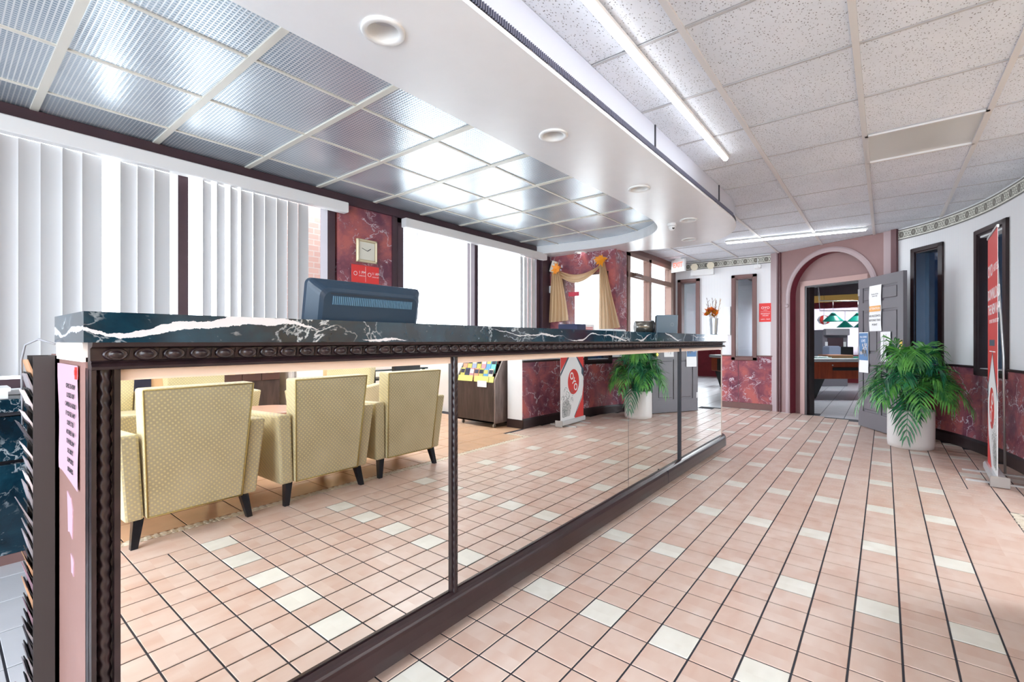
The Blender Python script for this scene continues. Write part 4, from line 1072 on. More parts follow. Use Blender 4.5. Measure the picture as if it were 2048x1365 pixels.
for i in range(10):
    a = R.uniform(0, 2*PI); r = R.uniform(.01, .07); c = Vector((r*math.cos(a)-.015, r*math.sin(a), .19+R.uniform(0, .07)))
    m = MB()
    for k in range(14):
        b = 2*PI*k/14+R.uniform(-.1, .1); l = R.uniform(.046, .066); e = R.uniform(.1, 1.0)
        dr_ = Vector((math.cos(b)*math.cos(e), math.sin(b)*math.cos(e), math.sin(e))); sd = Vector((-math.sin(b), math.cos(b), 0))*.013
        m.add([c, c+dr_*l*.5+sd, c+dr_*l, c+dr_*l*.5-sd], [(0, 1, 2, 3)])
    m.lathe([(.009, 0), (.008, .008), (.003, .011)], 8, c=tuple(c))
    fl_cs.append(c); f = tag(m.obj('flower', of[i % 3]), '%s bloom, %s of the flowers in the silver vase' % (['bright orange', 'amber', 'rust red'][i % 3], '@@'), 'flower', 'orange flowers in the silver vase'); f.location = vs_.location
fls = [o for o in S.collection.objects if o.get('category') == 'flower']
for k, (c, o) in enumerate(sorted(zip(fl_cs, fls), key=lambda t: t[0].dot(RT))): o['label'] = o['label'].replace('@@', ['leftmost', 'second from left', 'third from left', 'fourth from left', 'fifth from left', 'fifth from right', 'fourth from right', 'third from right', 'second from right', 'rightmost'][k])
for i in range(9):
    a = R.uniform(0, 2*PI); top = Vector((.07*math.cos(a)+(.06 if i % 2 else -.03), .06*math.sin(a), R.uniform(.29, .40)))
    m = MB().tube([(0, 0, .12), top*.6, top], [.003, .0025, .0015], 5)
    for k in range(5):
        p = top*(.7+.06*k); m.tube([p, p+Vector((R.uniform(-.02, .02), R.uniform(-.02, .02), .025))], [.002, .001], 4)
    m.obj('twig' if i % 2 == 0 else 'plume', tw_ if i % 2 == 0 else straw, vs_)
# papers / printer behind the counter
def small(name, lab, cat, mb, mat): return tag(mb.obj(name, mat), lab, cat)
small('receipt_printer', 'white boxy printer behind the counter below the swag window', 'printer', MB().box(4.02, 4.3, 2.0, 2.3, .785, 1.235, bev=.01).box(4.05, 4.27, 1.995, 2.0, 1.05, 1.1), white_pl)
small('file_box', 'dark navy file box behind the counter near the window corner', 'file box', MB().box(3.28, 3.42, 1.95, 2.13, .785, 1.26, bev=.005).box(3.30, 3.40, 1.944, 1.951, 1.14, 1.2), plain('navy box', srgb(44, 50, 84), .4))
ah = thing('paper_holder', 'clear stand of white price sheets behind the counter', 'paper stand', (3.6, 2.0, .785))
cl(MB().box(3.47, 3.66, 2.0, 2.006, .785, 1.265), 'sheet', paper, ah); cl(MB().box(3.50, 3.63, 1.998, 1.9995, 1.22, 1.226).box(3.50, 3.63, 1.998, 1.9995, 1.235, 1.24), 'printed_line', red, ah)
# back desk along the window wall
bd = thing('back_desk', 'low dark blue marble drawer desk at the left edge beneath the blinds', 'desk', (.2, 3.45, 0))
for i, (z0, z1) in enumerate(((.05, .50), (.52, .74))):
    cl(MB().box(-1.2, .62, 3.42, 3.45, z0, z1, bev=.003), 'drawer_front', marble_blue, bd)
cl(MB().box(-1.2, .62, 3.45, 3.64, .02, .76), 'carcass', black_wood, bd); cl(MB().box(-1.22, .66, 3.395, 3.65, .765, .83, bev=.003), 'top', marble_blue, bd)
cl(MB().box(-1.2, .62, 3.43, 3.46, .745, .765), 'edge_strip', near_black, bd); cl(MB().box(-1.2, .62, 3.425, 3.46, 0, .05), 'toe_kick', brown_trim, bd)
small('paper_stack', 'stack of white papers on the low marble desk', 'papers', MB().box(.0, .24, 3.43, 3.62, .831, .865).box(.01, .25, 3.44, 3.63, .865, .885), paper)

# swag curtain and things around the swag window
sw = thing('swag_curtain', 'tan sheer swag curtain draped around the far pier window', 'curtain', (5.44, 3.15, 1.6))
def cloth(path_l, path_r, folds, amp, nameo, m_out, rows=26):
    """surface between a top and a bottom curve given as [(y,z)] pairs, pleated along x"""
    m = MB(); nc = 30; vs = []
    for j in range(rows+1):
        t = j/rows
        a = path_l(t); b = path_r(t)
        for i in range(nc+1):
            u = i/nc; y = a[0]+(b[0]-a[0])*u; z = a[1]+(b[1]-a[1])*u
            vs.append((5.455-amp*(.5+.5*math.cos(u*folds*2*PI+t*1.4)), y, z))
    m.add(vs, [(j*(nc+1)+i, j*(nc+1)+i+1, (j+1)*(nc+1)+i+1, (j+1)*(nc+1)+i) for j in range(rows) for i in range(nc)], True)
    cl(m, nameo, sheer_m, m_out)
cloth(lambda t: (3.62+.06*t, 2.08-.70*t), lambda t: (3.50-.14*t*(1.6-.6*t), 2.10-.70*t), 5, .05, 'side_drape', sw)
cloth(lambda t: (2.88+.02*t-.0, 2.12-.86*t), lambda t: (2.82-.22*t, 2.14-.85*t), 5, .05, 'side_drape', sw)
cloth(lambda t: (3.56-.70*t, 2.12-.18*math.sin(PI*t)*.6), lambda t: (3.56-.72*t, 2.05-.30*math.sin(PI*t)*.6+.07*t), 2, .04, 'swag', sw)
R = random.Random(4)
for k, (yy, zz) in enumerate(((3.54, 2.12), (2.85, 2.17))):
    m = MB()
    for i in range(26):
        b = 2*PI*i/26+R.uniform(-.1, .1); l = R.uniform(.05, .11); ww_ = .014
        c = Vector((5.40, yy, zz)); d_ = Vector((R.uniform(-.5, .1), math.cos(b), math.sin(b))).normalized(); sd = Vector((0, -math.sin(b), math.cos(b)))*ww_
        m.add([c, c+d_*l*.55+sd, c+d_*l, c+d_*l*.55-sd], [(0, 1, 2, 3)])
    tag(m.obj('leaf_spray', plain('gold leaf %d' % k, srgb(250, 160, 24) if k else srgb(246, 150, 40), .5)), ['orange leaf spray on the left corner of the swag', 'orange leaf spray on the right corner of the swag'][k], 'leaf spray')
ph = thing('door_chime', 'white box with black side mounted high left of the swag', 'alarm box', (5.48, 3.63, 2.16))
M_ = Matrix.Translation((5.465, 3.62, 2.16)) @ Matrix.Rotation(.35, 4, 'X')
cl(MB().box(-.03, .03, -.04, .04, -.08, .08, M_, .006), 'case', plain('ivory box', srgb(236, 230, 215), .4), ph); cl(MB().box(-.028, .032, .04, .062, -.09, .07, M_, .004), 'back_case', black, ph); cl(MB().lathe([(.006, 0), (.006, .003)], 10, M=M_ @ Matrix.Translation((-.031, 0, .05)) @ Matrix.Rotation(-PI/2, 4, 'Y')), 'led', black, ph)
small('thermostat', 'upper small white wall plate beside the window corner', 'wall plate', MB().box(5.46, 5.5, 3.60, 3.72, 1.80, 1.90, bev=.004), white_pl)
small('notice_frame', 'lower narrow white framed card beside the window corner', 'wall plate', MB().box(5.46, 5.5, 3.56, 3.64, 1.52, 1.72, bev=.004).box(5.458, 5.46, 3.575, 3.625, 1.54, 1.70), paper)
small('window_sticker', 'red and pink sticker on the swag window pane', 'sticker', MB().box(5.553, 5.556, 3.27, 3.44, 1.74, 1.80), plain('pink red sticker', srgb(236, 90, 110), .5))

# ================================================================== LOUNGE
def make_chair(label):
    t = thing('armchair', label, 'armchair', (0, 0, 0), 0, 'cream upholstered armchairs in the lounge')
    def P(name, b, tp_, mat=fabric):   # b/t: (x0,x1,y0,y1,z) rear->front
        m = MB(); q = lambda a: [(a[0], a[2], a[4]), (a[1], a[2], a[4]), (a[1], a[3], a[4]), (a[0], a[3], a[4])]
        m.hexa(q(b), q(tp_)); o = m.obj(name, mat, t)
        bv = o.modifiers.new('bevel', 'BEVEL'); bv.width = .012; bv.segments = 2
        for p in o.data.polygons: p.use_smooth = True
        return o
    back = MB()
    b = [(-.245, -.30, .15), (.245, -.30, .15), (.245, -.18, .15), (-.245, -.18, .15)]; tt = [(-.285, -.37, .865), (.285, -.37, .865), (.285, -.24, .865), (-.285, -.24, .865)]
    back.hexa(b, tt); bk = back.obj('backrest', fabric, t); bv = bk.modifiers.new('bevel', 'BEVEL'); bv.width = .014; bv.segments = 2
    pp = MB()
    c4 = [Vector(v) for v in (b[0], b[1], tt[1], tt[0])]
    ins = [c+(sum(c4, Vector())/4-c)*.02+Vector((0, -.001, 0)) for c in c4]
    for i in range(4): pp.tube([ins[i], ins[(i+1) % 4]], .0035, 6)
    pp.obj('piping', plain('ochre piping', srgb(176, 150, 84), .6), bk)
    for s in (-1, 1):
        m = MB()
        q = lambda x0, x1, y0, y1, z: [(min(s*x0, s*x1), y0, z), (max(s*x0, s*x1), y0, z), (max(s*x0, s*x1), y1, z), (min(s*x0, s*x1), y1, z)]
        m.hexa(q(.25, .335, -.285, .33, .15), q(.285, .375, -.325, .40, .60))
        # arm top slopes down at the rear a little
        m.v[4] = (*m.v[4][:2], .625); m.v[5] = (*m.v[5][:2], .625)
        o = m.obj('armrest', fabric, t); bv = o.modifiers.new('bevel', 'BEVEL'); bv.width = .014; bv.segments = 2
    P('seat_base', (-.245, .245, -.18, .30, .15), (-.27, .27, -.2, .34, .32)); P('seat_cushion', (-.268, .268, -.19, .36, .325), (-.275, .275, -.2, .37, .45))
    for sx in (-1, 1):
        for y, dy in ((-.24, -.03), (.26, .02)):
            x = sx*.27; m = MB(); a = .024; c = .016
            m.hexa([(x+sx*.025-c, y+dy-c, 0), (x+sx*.025+c, y+dy-c, 0), (x+sx*.025+c, y+dy+c, 0), (x+sx*.025-c, y+dy+c, 0)], [(x-a, y-a, .152), (x+a, y-a, .152), (x+a, y+a, .152), (x-a, y+a, .152)])
            m.obj('leg', black_wood, t)
    return t
c1 = make_chair('front row cream armchair nearest the left mirror edge, its whole back reflected')
# chairs with their backs to the counter (they face -y, so rotate 180)
c1.location = (.965, -.83, 0); c1.rotation_euler = (0, 0, PI-.03)
copy_tree(c1, (1.795, -.85, 0), PI-.02, 'middle cream armchair of the three whose backs face the mirror')
copy_tree(c1, (2.585, -.89, 0), PI+.0, 'front row cream armchair beside the rope carved mullion in the mirror')
copy_tree(c1, (.62, -1.75, 0), -PI/2-.3, 'cream armchair turned sideways at the left edge of the mirror')
copy_tree(c1, (.95, -2.9, 0), .05, 'cream armchair facing the counter, left of two in the back row')
copy_tree(c1, (1.80, -2.95, 0), -.05, 'cream armchair facing the counter, right of two in the back row')
copy_tree(c1, (2.85, -2.2, 0), PI/2-.5, 'cream armchair turned towards the round table')
rt = thing('round_table', 'low round pink stone topped table among the cream armchairs', 'table', (1.96, -1.98, 0))
MB().lathe([(.30, .44), (.31, .45), (.31, .465), (.30, .475)], 40).obj('table_top', plain('pink stone top', srgb(206, 160, 146), .15), rt)
MB().lathe([(.20, 0), (.20, .015), (.03, .04), (.03, .43), (.12, .44)], 20, cap=False).obj('pedestal', black_wood, rt)
# brochure rack on castors
br = thing('brochure_cabinet', 'dark walnut brochure stand on castors with sloping racks of leaflets', 'brochure stand', (4.72, -1.6, 0))
bx0, bx1, by0, by1 = 4.50, 5.05, -1.98, -1.28
def bl(mb, name, mat): return local(mb.obj(name, mat, br), br)
bl(MB().box(bx0, bx0+.02, by0+.02, by1-.02, .06, .60), 'front_panel', rack_wood)
for y in (by0, by1-.02):
    m = MB(); prof = [(bx0, .06), (bx1, .06), (bx1, 1.30), (bx1-.12, 1.30), (bx0, .62)]
    vs = [(x, yy, z) for yy in (y, y+.02) for x, z in prof]; m.add(vs, [tuple(range(5)), tuple(reversed(range(5, 10)))]+[(i, 5+i, 5+(i+1) % 5, (i+1) % 5) for i in range(5)])
    bl(m, 'side_panel', rack_side_m if y > by0 else rack_wood)
bl(MB().box(bx1-.02, bx1, by0+.02, by1-.02, .06, 1.30), 'back_panel', rack_wood); bl(MB().box(bx0, bx1, by0+.02, by1-.02, .06, .08), 'bottom_panel', rack_wood)
for x in (bx0+.06, bx1-.06):
    for y in (by0+.07, by1-.07):
        bl(MB().lathe([(.022, -.01), (.025, -.006), (.025, .006), (.022, .01)], 16, M=Matrix.Translation((x, y, .025)) @ Matrix.Rotation(PI/2, 4, 'X')).box(x-.012, x+.012, y-.015, y+.015, .045, .06), 'castor', steel)
for k in range(5): # sloping shelves
    x = bx0+.02+k*.062; z = .56+k*.125
    bl(MB().hexa([(x, by0+.02, z), (x+.06, by0+.02, z), (x+.06, by1-.02, z), (x, by1-.02, z)], [(x, by0+.02, z+.008), (x+.06, by0+.02, z+.008), (x+.06, by1-.02, z+.008), (x, by1-.02, z+.008)]), 'shelf', rack_wood)
R = random.Random(8)
cols = [(96, 156, 206), (206, 200, 180), (206, 150, 120), (190, 184, 100), (70, 120, 180), (60, 66, 90), (188, 140, 150), (120, 200, 190), (150, 160, 190), (236, 236, 236)]
bm = [plain('brochure print %d' % i, srgb(*c), .4) for i, c in enumerate(cols)]
dk = plain('brochure dark masthead', srgb(40, 46, 70), .4); yl = plain('yellow leaflet', srgb(212, 206, 120), .5)
bmesh_cache = {}
for k in range(5):
    for i in range(7):
        x = bx0+.012+k*.062; z = .57+k*.125; w = .078; y = by0+.035+i*.085
        c = R.randrange(len(bm))
        if (k, c) not in bmesh_cache:
            m = MB(); m.hexa([(0, 0, 0), (.012, 0, 0), (.012, w, 0), (0, w, 0)], [(.05, 0, .185), (.058, 0, .185), (.058, w, .185), (.05, w, .185)])
            m.cur = 1; m.hexa([(.030, .006, .12), (.040, .006, .12), (.040, w-.006, .12), (.030, w-.006, .12)], [(.0435, .006, .17), (.052, .006, .17), (.052, w-.006, .17), (.0435, w-.006, .17)])
            bmesh_cache[(k, c)] = m.mesh('brochure', [bm[c], dk if c % 2 else bm[(c+3) % len(bm)]])
        o = inst('brochure', bmesh_cache[(k, c)], None, (x, y, z)); tag(o, '%s brochure, %s from far side, %s row of walnut stand' % (['sky blue', 'cream', 'salmon', 'olive yellow', 'bright blue', 'dark navy', 'dusty pink', 'turquoise', 'lavender', 'white'][c], ['first', 'second', 'third', 'fourth', 'fifth', 'sixth', 'seventh'][i], ['lowest', 'second lowest', 'middle', 'second highest', 'top'][k]), 'brochure', 'brochures in the walnut stand')
for i, (a, b) in enumerate(((by0+.03, by0+.30), (by0+.33, by1-.12), (by1-.11, by1-.03))):
    tag(MB().hexa([(bx0-.006, a, .585), (bx0, a, .585), (bx0, b, .585), (bx0-.006, b, .585)], [(bx0+.012, a, .66), (bx0+.018, a, .66), (bx0+.018, b, .66), (bx0+.012, b, .66)]).obj('yellow_leaflet', yl), ['wide yellow leaflet card at the far end of the stand front edge', 'wide yellow leaflet card in the middle of the stand front edge', 'narrow yellow leaflet card by the near side of the stand'][i], 'leaflet')
tag(MB().box(bx0-.012, bx0-.008, by1-.30, by1-.14, .52, .60).obj('price_card', paper), 'pale card hanging over the front edge of the brochure stand', 'card')
# far lounge furniture, glimpsed between the chairs
dsk = thing('computer_desk', 'dark glass computer desk against the lounge wall', 'desk', (3.95, -2.75, 0))
def dl(mb, name, mat, t): return local(mb.obj(name, mat, t), t)
dl(MB().box(3.5, 4.4, -3.05, -2.45, .73, .75, bev=.004), 'desktop', plain('dark teal glass', srgb(20, 46, 52), .1), dsk)
for x in (3.54, 4.36):
    for y in (-3.0, -2.5): dl(MB().box(x-.015, x+.015, y-.015, y+.015, 0, .73), 'leg', black, dsk)
dl(MB().box(3.56, 4.3, -2.98, -2.6, .60, .615), 'keyboard_shelf', black, dsk)
oc = thing('office_chair', 'black office chair at the dark glass desk', 'chair', (3.62, -2.2, 0))
dl(MB().lathe([(.21, .44), (.23, .47), (.22, .50), (.1, .51)], 24, c=(3.62, -2.2, 0)), 'seat', black, oc); dl(MB().lathe([(.025, .08), (.025, .44)], 12, c=(3.62, -2.2, 0)), 'column', steel, oc)
for i in range(5):
    a = 2*PI*i/5; dl(MB().tube([(3.62, -2.2, .1), (3.62+.27*math.cos(a), -2.2+.27*math.sin(a), .06)], .014).lathe([(.02, .0), (.02, .04)], 10, c=(3.62+.27*math.cos(a), -2.2+.27*math.sin(a), 0)), 'star_leg', black, oc)
dl(MB().box(3.42, 3.82, -1.97, -1.93, .58, .95, bev=.015), 'backrest', black, oc)
cn = thing('console_cabinet', 'brown sideboard against the tan lounge wall', 'cabinet', (2.9, -4.6, 0))
dl(MB().box(2.45, 3.25, -4.9, -4.45, .08, .80, bev=.004), 'body', rack_wood, cn)
for i in range(3): dl(MB().box(2.47+i*.262, 2.47+i*.262+.25, -4.452, -4.44, .55, .76, bev=.003), 'drawer', plain('brown drawer', srgb(84, 60, 54), .35), cn); dl(MB().box(2.56+i*.262, 2.63+i*.262, -4.44, -4.425, .65, .665), 'handle', brass, cn)
fg = thing('small_refrigerator', 'white rounded refrigerator by the brown sideboard', 'refrigerator', (3.65, -4.6, 0))
dl(MB().box(3.4, 3.9, -4.9, -4.4, .02, 1.0, bev=.03), 'body', white_pl, fg); dl(MB().box(3.405, 3.895, -4.41, -4.375, .04, .98, bev=.02), 'door', white_pl, fg); dl(MB().box(3.43, 3.45, -4.37, -4.345, .5, .8), 'handle', steel, fg)
tag(MB().box(2.0, 2.25, -4.93, -4.90, .45, 1.5, bev=.004).obj('wall_poster', white_pl), 'white framed board on the tan lounge wall', 'board')
dv2 = thing('door_3', None, None); struct(dv2)
MB().box(1.2, 1.8, -4.93, -4.9, 0, 2.05).obj('door_leaf', plain('navy door', srgb(28, 38, 60), .4), dv2)

# ================================================================== PLANT
pot = thing('potted_palm', 'bushy green palm in a white cylindrical pot before the open door', 'plant', (6.47, -.215, 0))
MB().lathe([(.178, 0), (.19, .008), (.195, .05), (.195, .385), (.19, .40), (.178, .40), (.176, .35), (.17, .34)], 48, cap=False).lathe([(.178, 0), (.178, .01)], 48).obj('pot', plain('white planter', srgb(236, 232, 228), .35), pot)
MB().lathe([(.178, .34), (.12, .355), (.01, .36)], 24).obj('soil', plain('dark soil', srgb(40, 32, 28), .9), pot)
R = random.Random(21)
def frond(az, reach, rise, droop, L=24):
    m = MB(); st = Vector((.06*math.cos(az+R.uniform(-.6, .6)), .06*math.sin(az+R.uniform(-.6, .6)), .35)); pts = []
    h = Vector((math.cos(az), math.sin(az), 0))
    for k in range(L+1):
        t = k/L; pts.append(st + h*(reach*(t**1.35)) + Vector((0, 0, rise*math.sin(min(1, t*1.15)*PI*.55) - droop*t**3)))
    m.tube(pts, [.006*(1-.7*k/L) for k in range(L+1)], 5)
    for k in range(7, L+1):
        t = k/L; d = (pts[k]-pts[k-1]).normalized(); side = d.cross(Vector((0, 0, 1))).normalized(); up = side.cross(d)
        ll = .23*math.sin(PI*(.22+.70*(t-.25)/.75))*R.uniform(.85, 1.1)
        for s in ((-1, 1)):
            dr_ = (d*.75+side*s*.75+up*R.uniform(-.05, .2)).normalized(); w = up.cross(dr_).normalized()*.0098
            p = pts[k]-d*R.uniform(0, .012); q1 = p+dr_*ll*.4-Vector((0, 0, .012)); q2 = p+dr_*ll*.75-Vector((0, 0, .05*R.uniform(.6, 1.4))); q3 = p+dr_*ll*.95-Vector((0, 0, .11*R.uniform(.6, 1.3)))
            n_ = up*.003
            m.add([p-w*.3, p+w*.3, q1+w, q1-n_, q1-w, q2+w*.8, q2-n_, q2-w*.8, q3], [(0, 1, 2, 3), (0, 3, 4), (3, 2, 5, 6), (4, 3, 6, 7), (6, 5, 8), (7, 6, 8)], True)
    return m
specs = []
for i in range(13): specs.append((2*PI*i/13+R.uniform(-.2, .2), R.uniform(.26, .40), R.uniform(.42, .60), R.uniform(.22, .38)))
for i in range(8): specs.append((2*PI*i/8+.3+R.uniform(-.2, .2), R.uniform(.12, .24), R.uniform(.66, .84), R.uniform(.12, .25)))
specs += [(PI*.94, .34, .34, .52), (PI*.60, .42, .46, .40), (-PI*.45, .42, .45, .36), (PI*.78, .36, .52, .36), (-PI*.72, .34, .50, .36)]
for i, s_ in enumerate(specs): frond(*s_).obj('frond', leaf_m if i % 3 else leaf_d, pot)
for i in range(5):
    a = 2*PI*i/5; MB().tube([(.05*math.cos(a), .05*math.sin(a), .35), (.07*math.cos(a), .07*math.sin(a), .72+.05*(i % 3))], [.009, .005], 8).obj('cane', plain('green cane', srgb(130, 160, 110), .5), pot)

# ================================================================== BANNER
bn = thing('roll_up_banner', 'red and white roll up advertising banner beside the curved wall', 'banner', (5.45, -.70, 0))
b0 = Vector((5.09, -.675)); b1 = Vector((5.72, -.70)); bdv = (b1-b0).normalized(); bL = (b1-b0).length
# print faces the counter (+y): x axis of the print runs from far end to near end as seen from the counter
BX = Vector((-bdv.x, -bdv.y, 0)); BM = frame_m((b1.x, b1.y, 0), BX, (0, 0, 1))   # local x 0..bL from the far end, y up, z towards the counter
def bo(mb, name, mat): return local(mb.obj(name, mat, bn), bn)
bo(MB().box(0, bL, .06, 2.0, -.001, .001, BM), 'banner_sheet', plain('banner white print', srgb(244, 244, 244), .5))
def poly(name, pts, mat, z=.0014):
    m = MB(); n = len(pts); vs = [BM @ Vector((x, y, zz)) for zz in (.0011, z) for x, y in pts]
    m.add(vs, [tuple(reversed(range(n))), tuple(range(n, 2*n))]+[(i, (i+1) % n, n+(i+1) % n, n+i) for i in range(n)]); return bo(m, name, mat)
w = bL; cx = w/2
poly('red_field', [(0, 2.0), (0, .72), (cx, 1.02), (w, .72), (w, 2.0)], red, .0018)
navy = plain('slate blue band', srgb(70, 86, 104), .5)
poly('slate_band', [(cx, 1.045), (cx, 1.0), (w, .66), (w, .70)], navy, .0022); poly('slate_band', [(0, .74), (0, .62), (.18, .78), (cx, 1.045), (cx, 1.02)], navy, .0022)
poly('white_house', [(cx, 1.01), (.06, .74), (.06, .60), (.05, .30), (w*.42, .09), (w-.02, .09), (w-.02, .66)], plain('white print', srgb(248, 248, 248), .5), .0024)
poly('red_corner', [(0, .07), (0, .50), (.04, .34), (.25, .09), (.25, .07)], red, .0026)
poly('slate_line', [(.04, .36), (.052, .36), (.27, .09), (.25, .09)], navy, .0028)
n = 32; poly('red_disc', [(cx-.03+.155*math.cos(2*PI*i/n), .57+.17*math.sin(2*PI*i/n)) for i in range(n)], red, .003)
local(text('lettering', 'OYO', .13, white_ink, bn, BM @ Matrix.Translation((cx-.03, .57, .0032)) @ Matrix.Rotation(math.radians(55), 4, 'Z'), ext=.0003, bold=.003), bn)
R = random.Random(9); m = MB()
for i in range(46):   # sketch line drawing
    x = R.uniform(.30, w-.05); y = R.uniform(.14, .50); 
    if (x-.3)/(w-.35)+ (y-.14)/.5 < .35: continue
    a0 = R.uniform(0, 2*PI); r = R.uniform(.012, .045); pts = [(x+r*math.cos(a0+k*.5), y+r*math.sin(a0+k*.5)*1.2) for k in range(R.randint(4, 11))]
    for p, q in zip(pts, pts[1:]):
        d = Vector((q[0]-p[0], q[1]-p[1])); nn_ = Vector((-d.y, d.x)).normalized()*.0025
        m.add([BM @ Vector((p[0]+nn_.x, p[1]+nn_.y, .0034)), BM @ Vector((p[0]-nn_.x, p[1]-nn_.y, .0034)), BM @ Vector((q[0]-nn_.x, q[1]-nn_.y, .0034)), BM @ Vector((q[0]+nn_.x, q[1]+nn_.y, .0034))], [(0, 1, 2, 3)])
tag(bo(m, 'line_drawing', plain('grey sketch ink', srgb(112, 122, 118), .6)), kind='stuff')
poly('grey_street', [(w*.62, .12), (w-.04, .12), (w-.04, .30), (w*.75, .36), (w*.55, .24)], plain('pale grey print', srgb(206, 206, 204), .6), .0030)
for s_, x, y, sz, al in (('OYO', .16, 1.70, .14, 'CENTER'), ('HOTELS', .53, 1.70, .085, 'CENTER'), ('DOWNLOAD', .39, 1.50, .125, 'CENTER'), ('THE NEW APP', .39, 1.375, .115, 'CENTER'), ('TO BOOK YOUR NEXT STAY', .39, 1.28, .045, 'CENTER')):
    local(text('lettering', s_, sz, white_ink, bn, BM @ Matrix.Translation((x, y, .002)), al, ext=.0004, bold=.002 if sz > .1 else 0), bn)
bo(MB().box(.31, .315, 1.66, 1.75, .0018, .0024, BM), 'divider', white_ink); poly('dark_tag', [(.12, 1.08), (.46, 1.08), (.46, 1.13), (.12, 1.13)], navy, .0022); poly('rule', [(.12, 1.03), (.5, 1.03), (.5, 1.038), (.12, 1.038)], white_ink, .0022)
bo(MB().box(-.004, bL+.004, 1.99, 2.012, -.008, .008, BM, .003), 'top_rail', steel)
bo(MB().box(-.02, bL+.02, 0.012, .075, -.055, .03, BM, .012), 'base', plain('silver base', srgb(226, 226, 226), .3, .2))
bo(MB().box(bL+.018, bL+.028, .008, .088, -.065, .045, BM, .004), 'end_cap', plain('grey end cap', srgb(170, 164, 160), .4))
for x in (.12, bL-.12): bo(MB().box(x-.012, x+.012, 0, .012, -.22, .17, BM), 'foot', plain('pale foot', srgb(214, 212, 210), .35))
bo(MB().tube([BM @ Vector((bL*.5, .05, -.07)), BM @ Vector((bL*.5, 1.0, -.06)), BM @ Vector((bL*.5, 2.03, -.012))], .008, 10), 'pole', steel)
bo(MB().box(bL*.5-.015, bL*.5+.015, 2.0, 2.035, -.02, .0, BM), 'hook', black)

# ================================================================== DOOR NOTICES
NM = DM @ Matrix.Rotation(PI/2, 4, 'X')   # local x along leaf, y up, z out towards lobby
def notice(name, lab, x0, x1, z0, z1, items, mat=paper, curl=0):
    t = thing(name, lab, 'notice', tuple((NM @ Vector(((x0+x1)/2, (z0+z1)/2, .002)))))
    m = MB(); vs = []; nr = 8
    for j in range(nr+1):
        y = z0+(z1-z0)*j/nr; wv = .004+.007*abs(math.sin(j*.8+curl))
        for x in (x0, (x0+x1)/2, x1): vs.append(NM @ Vector((x, y, wv if x != (x0+x1)/2 else wv*.8)))
    m.add(vs, [(j*3+i, j*3+i+1, j*3+i+4, j*3+i+3) for j in range(nr) for i in range(2)], True); cl(m, 'sheet', mat, t)
    for it in items:
        if it[0] == 'T': local(text('lettering', it[1], it[4], it[5], t, NM @ Matrix.Translation((it[2], it[3], .0135)), ext=.0003), t)
        else: cl(MB().box(it[1], it[2], it[3], it[4], .0118, .013, NM), it[6], it[5], t)
    return t
ora = plain('orange band', srgb(240, 176, 100), .6)
notice('warning_notice', 'tall white notice with orange band at the top of the open door', .255, .50, 1.23, 1.80, [('B', .265, .49, 1.475, 1.545, ora, 'orange_band'), ('T', 'ATTENTION', .378, 1.51, .04, white_ink), ('T', 'NO ALCOHOL', .378, 1.42, .037, ink), ('T', 'BEYOND THIS', .378, 1.365, .036, ink), ('T', 'POINT', .378, 1.31, .036, ink),
        ('T', 'Guests of the\nhotel only', .378, 1.68, .026, ink_grey)])
blu = plain('blue poster print', srgb(90, 130, 176), .5); 
p2 = notice('event_poster', 'blue and white curled team photo poster low on the left of the door', .035, .24, .70, 1.22, [('B', .045, .232, .86, 1.21, blu, 'blue_field'), ('T', 'FALL SERIES', .138, 1.16, .03, white_ink), ('T', 'LIVE', .138, 1.11, .05, white_ink)], curl=1)
R = random.Random(2); m = MB()
for i in range(16):
    x = R.uniform(.06, .20); z = R.uniform(.93, 1.05); m.box(x, x+.018, z, z+.035, .013, .0136, NM)
tag(cl(m, 'figures', plain('pale figures', srgb(206, 200, 196), .6), p2), kind='stuff')
m = MB()
for i in range(12):
    x = R.uniform(.06, .20); z = R.uniform(.90, .96); m.box(x, x+.02, z, z+.04, .0138, .0142, NM)
tag(cl(m, 'dark_figures', ink_grey, p2), kind='stuff')
notice('list_notice', 'small white typed list taped on the right of the door', .49, .68, .86, 1.22, [('B', .55, .555, .90, 1.19, ink_grey, 'printed_line'), ('B', .60, .603, .92, 1.19, ink_grey, 'printed_line'), ('B', .57, .59, 1.10, 1.105, ink_grey, 'printed_line')], curl=2)

# ================================================================== GAMES ROOM
e1, e2 = RT, FW
P0 = Vector((10.33, 1.15, 0)); PL, PW = 2.42, 1.3
GM = Matrix(((e1.x, e2.x, 0, P0.x), (e1.y, e2.y, 0, P0.y), (0, 0, 1, 0), (0, 0, 0, 1)))
ptb = thing('pool_table', 'orange brown coin operated pool table through the arched doorway', 'pool table', tuple(GM @ Vector((PL/2, PW/2, 0))))
def gl(mb, name, mat, t=None): return local(mb.obj(name, mat, t or ptb), t or ptb)
gl(MB().box(.04, PL-.04, .04, PW-.04, .40, .72, GM, .01), 'cabinet', pool_wood)
fr = MB()
for b in ((0, PL, 0, .12), (0, PL, PW-.12, PW), (0, .12, .12, PW-.12), (PL-.12, PL, .12, PW-.12)): fr.box(*b, .725, .79, GM, .012)
gl(fr, 'rail', plain('grey table rail', srgb(176, 176, 178), .4)); gl(MB().box(.12, PL-.12, .12, PW-.12, .73, .765, GM), 'playing_surface', green_fab)
cu = MB()
for b in ((.12, PL-.12, .115, .155), (.12, PL-.12, PW-.155, PW-.115), (.115, .155, .12, PW-.12), (PL-.155, PL-.115, .12, PW-.12)): cu.box(*b, .765, .789, GM)
gl(cu, 'cushion', green_fab)
gl(MB().box(.52, 1.25, .025, .042, .56, .62, GM, .006), 'ball_return', black); gl(MB().box(1.70, 2.14, .02, .042, .42, .70, GM, .004), 'coin_box', black)
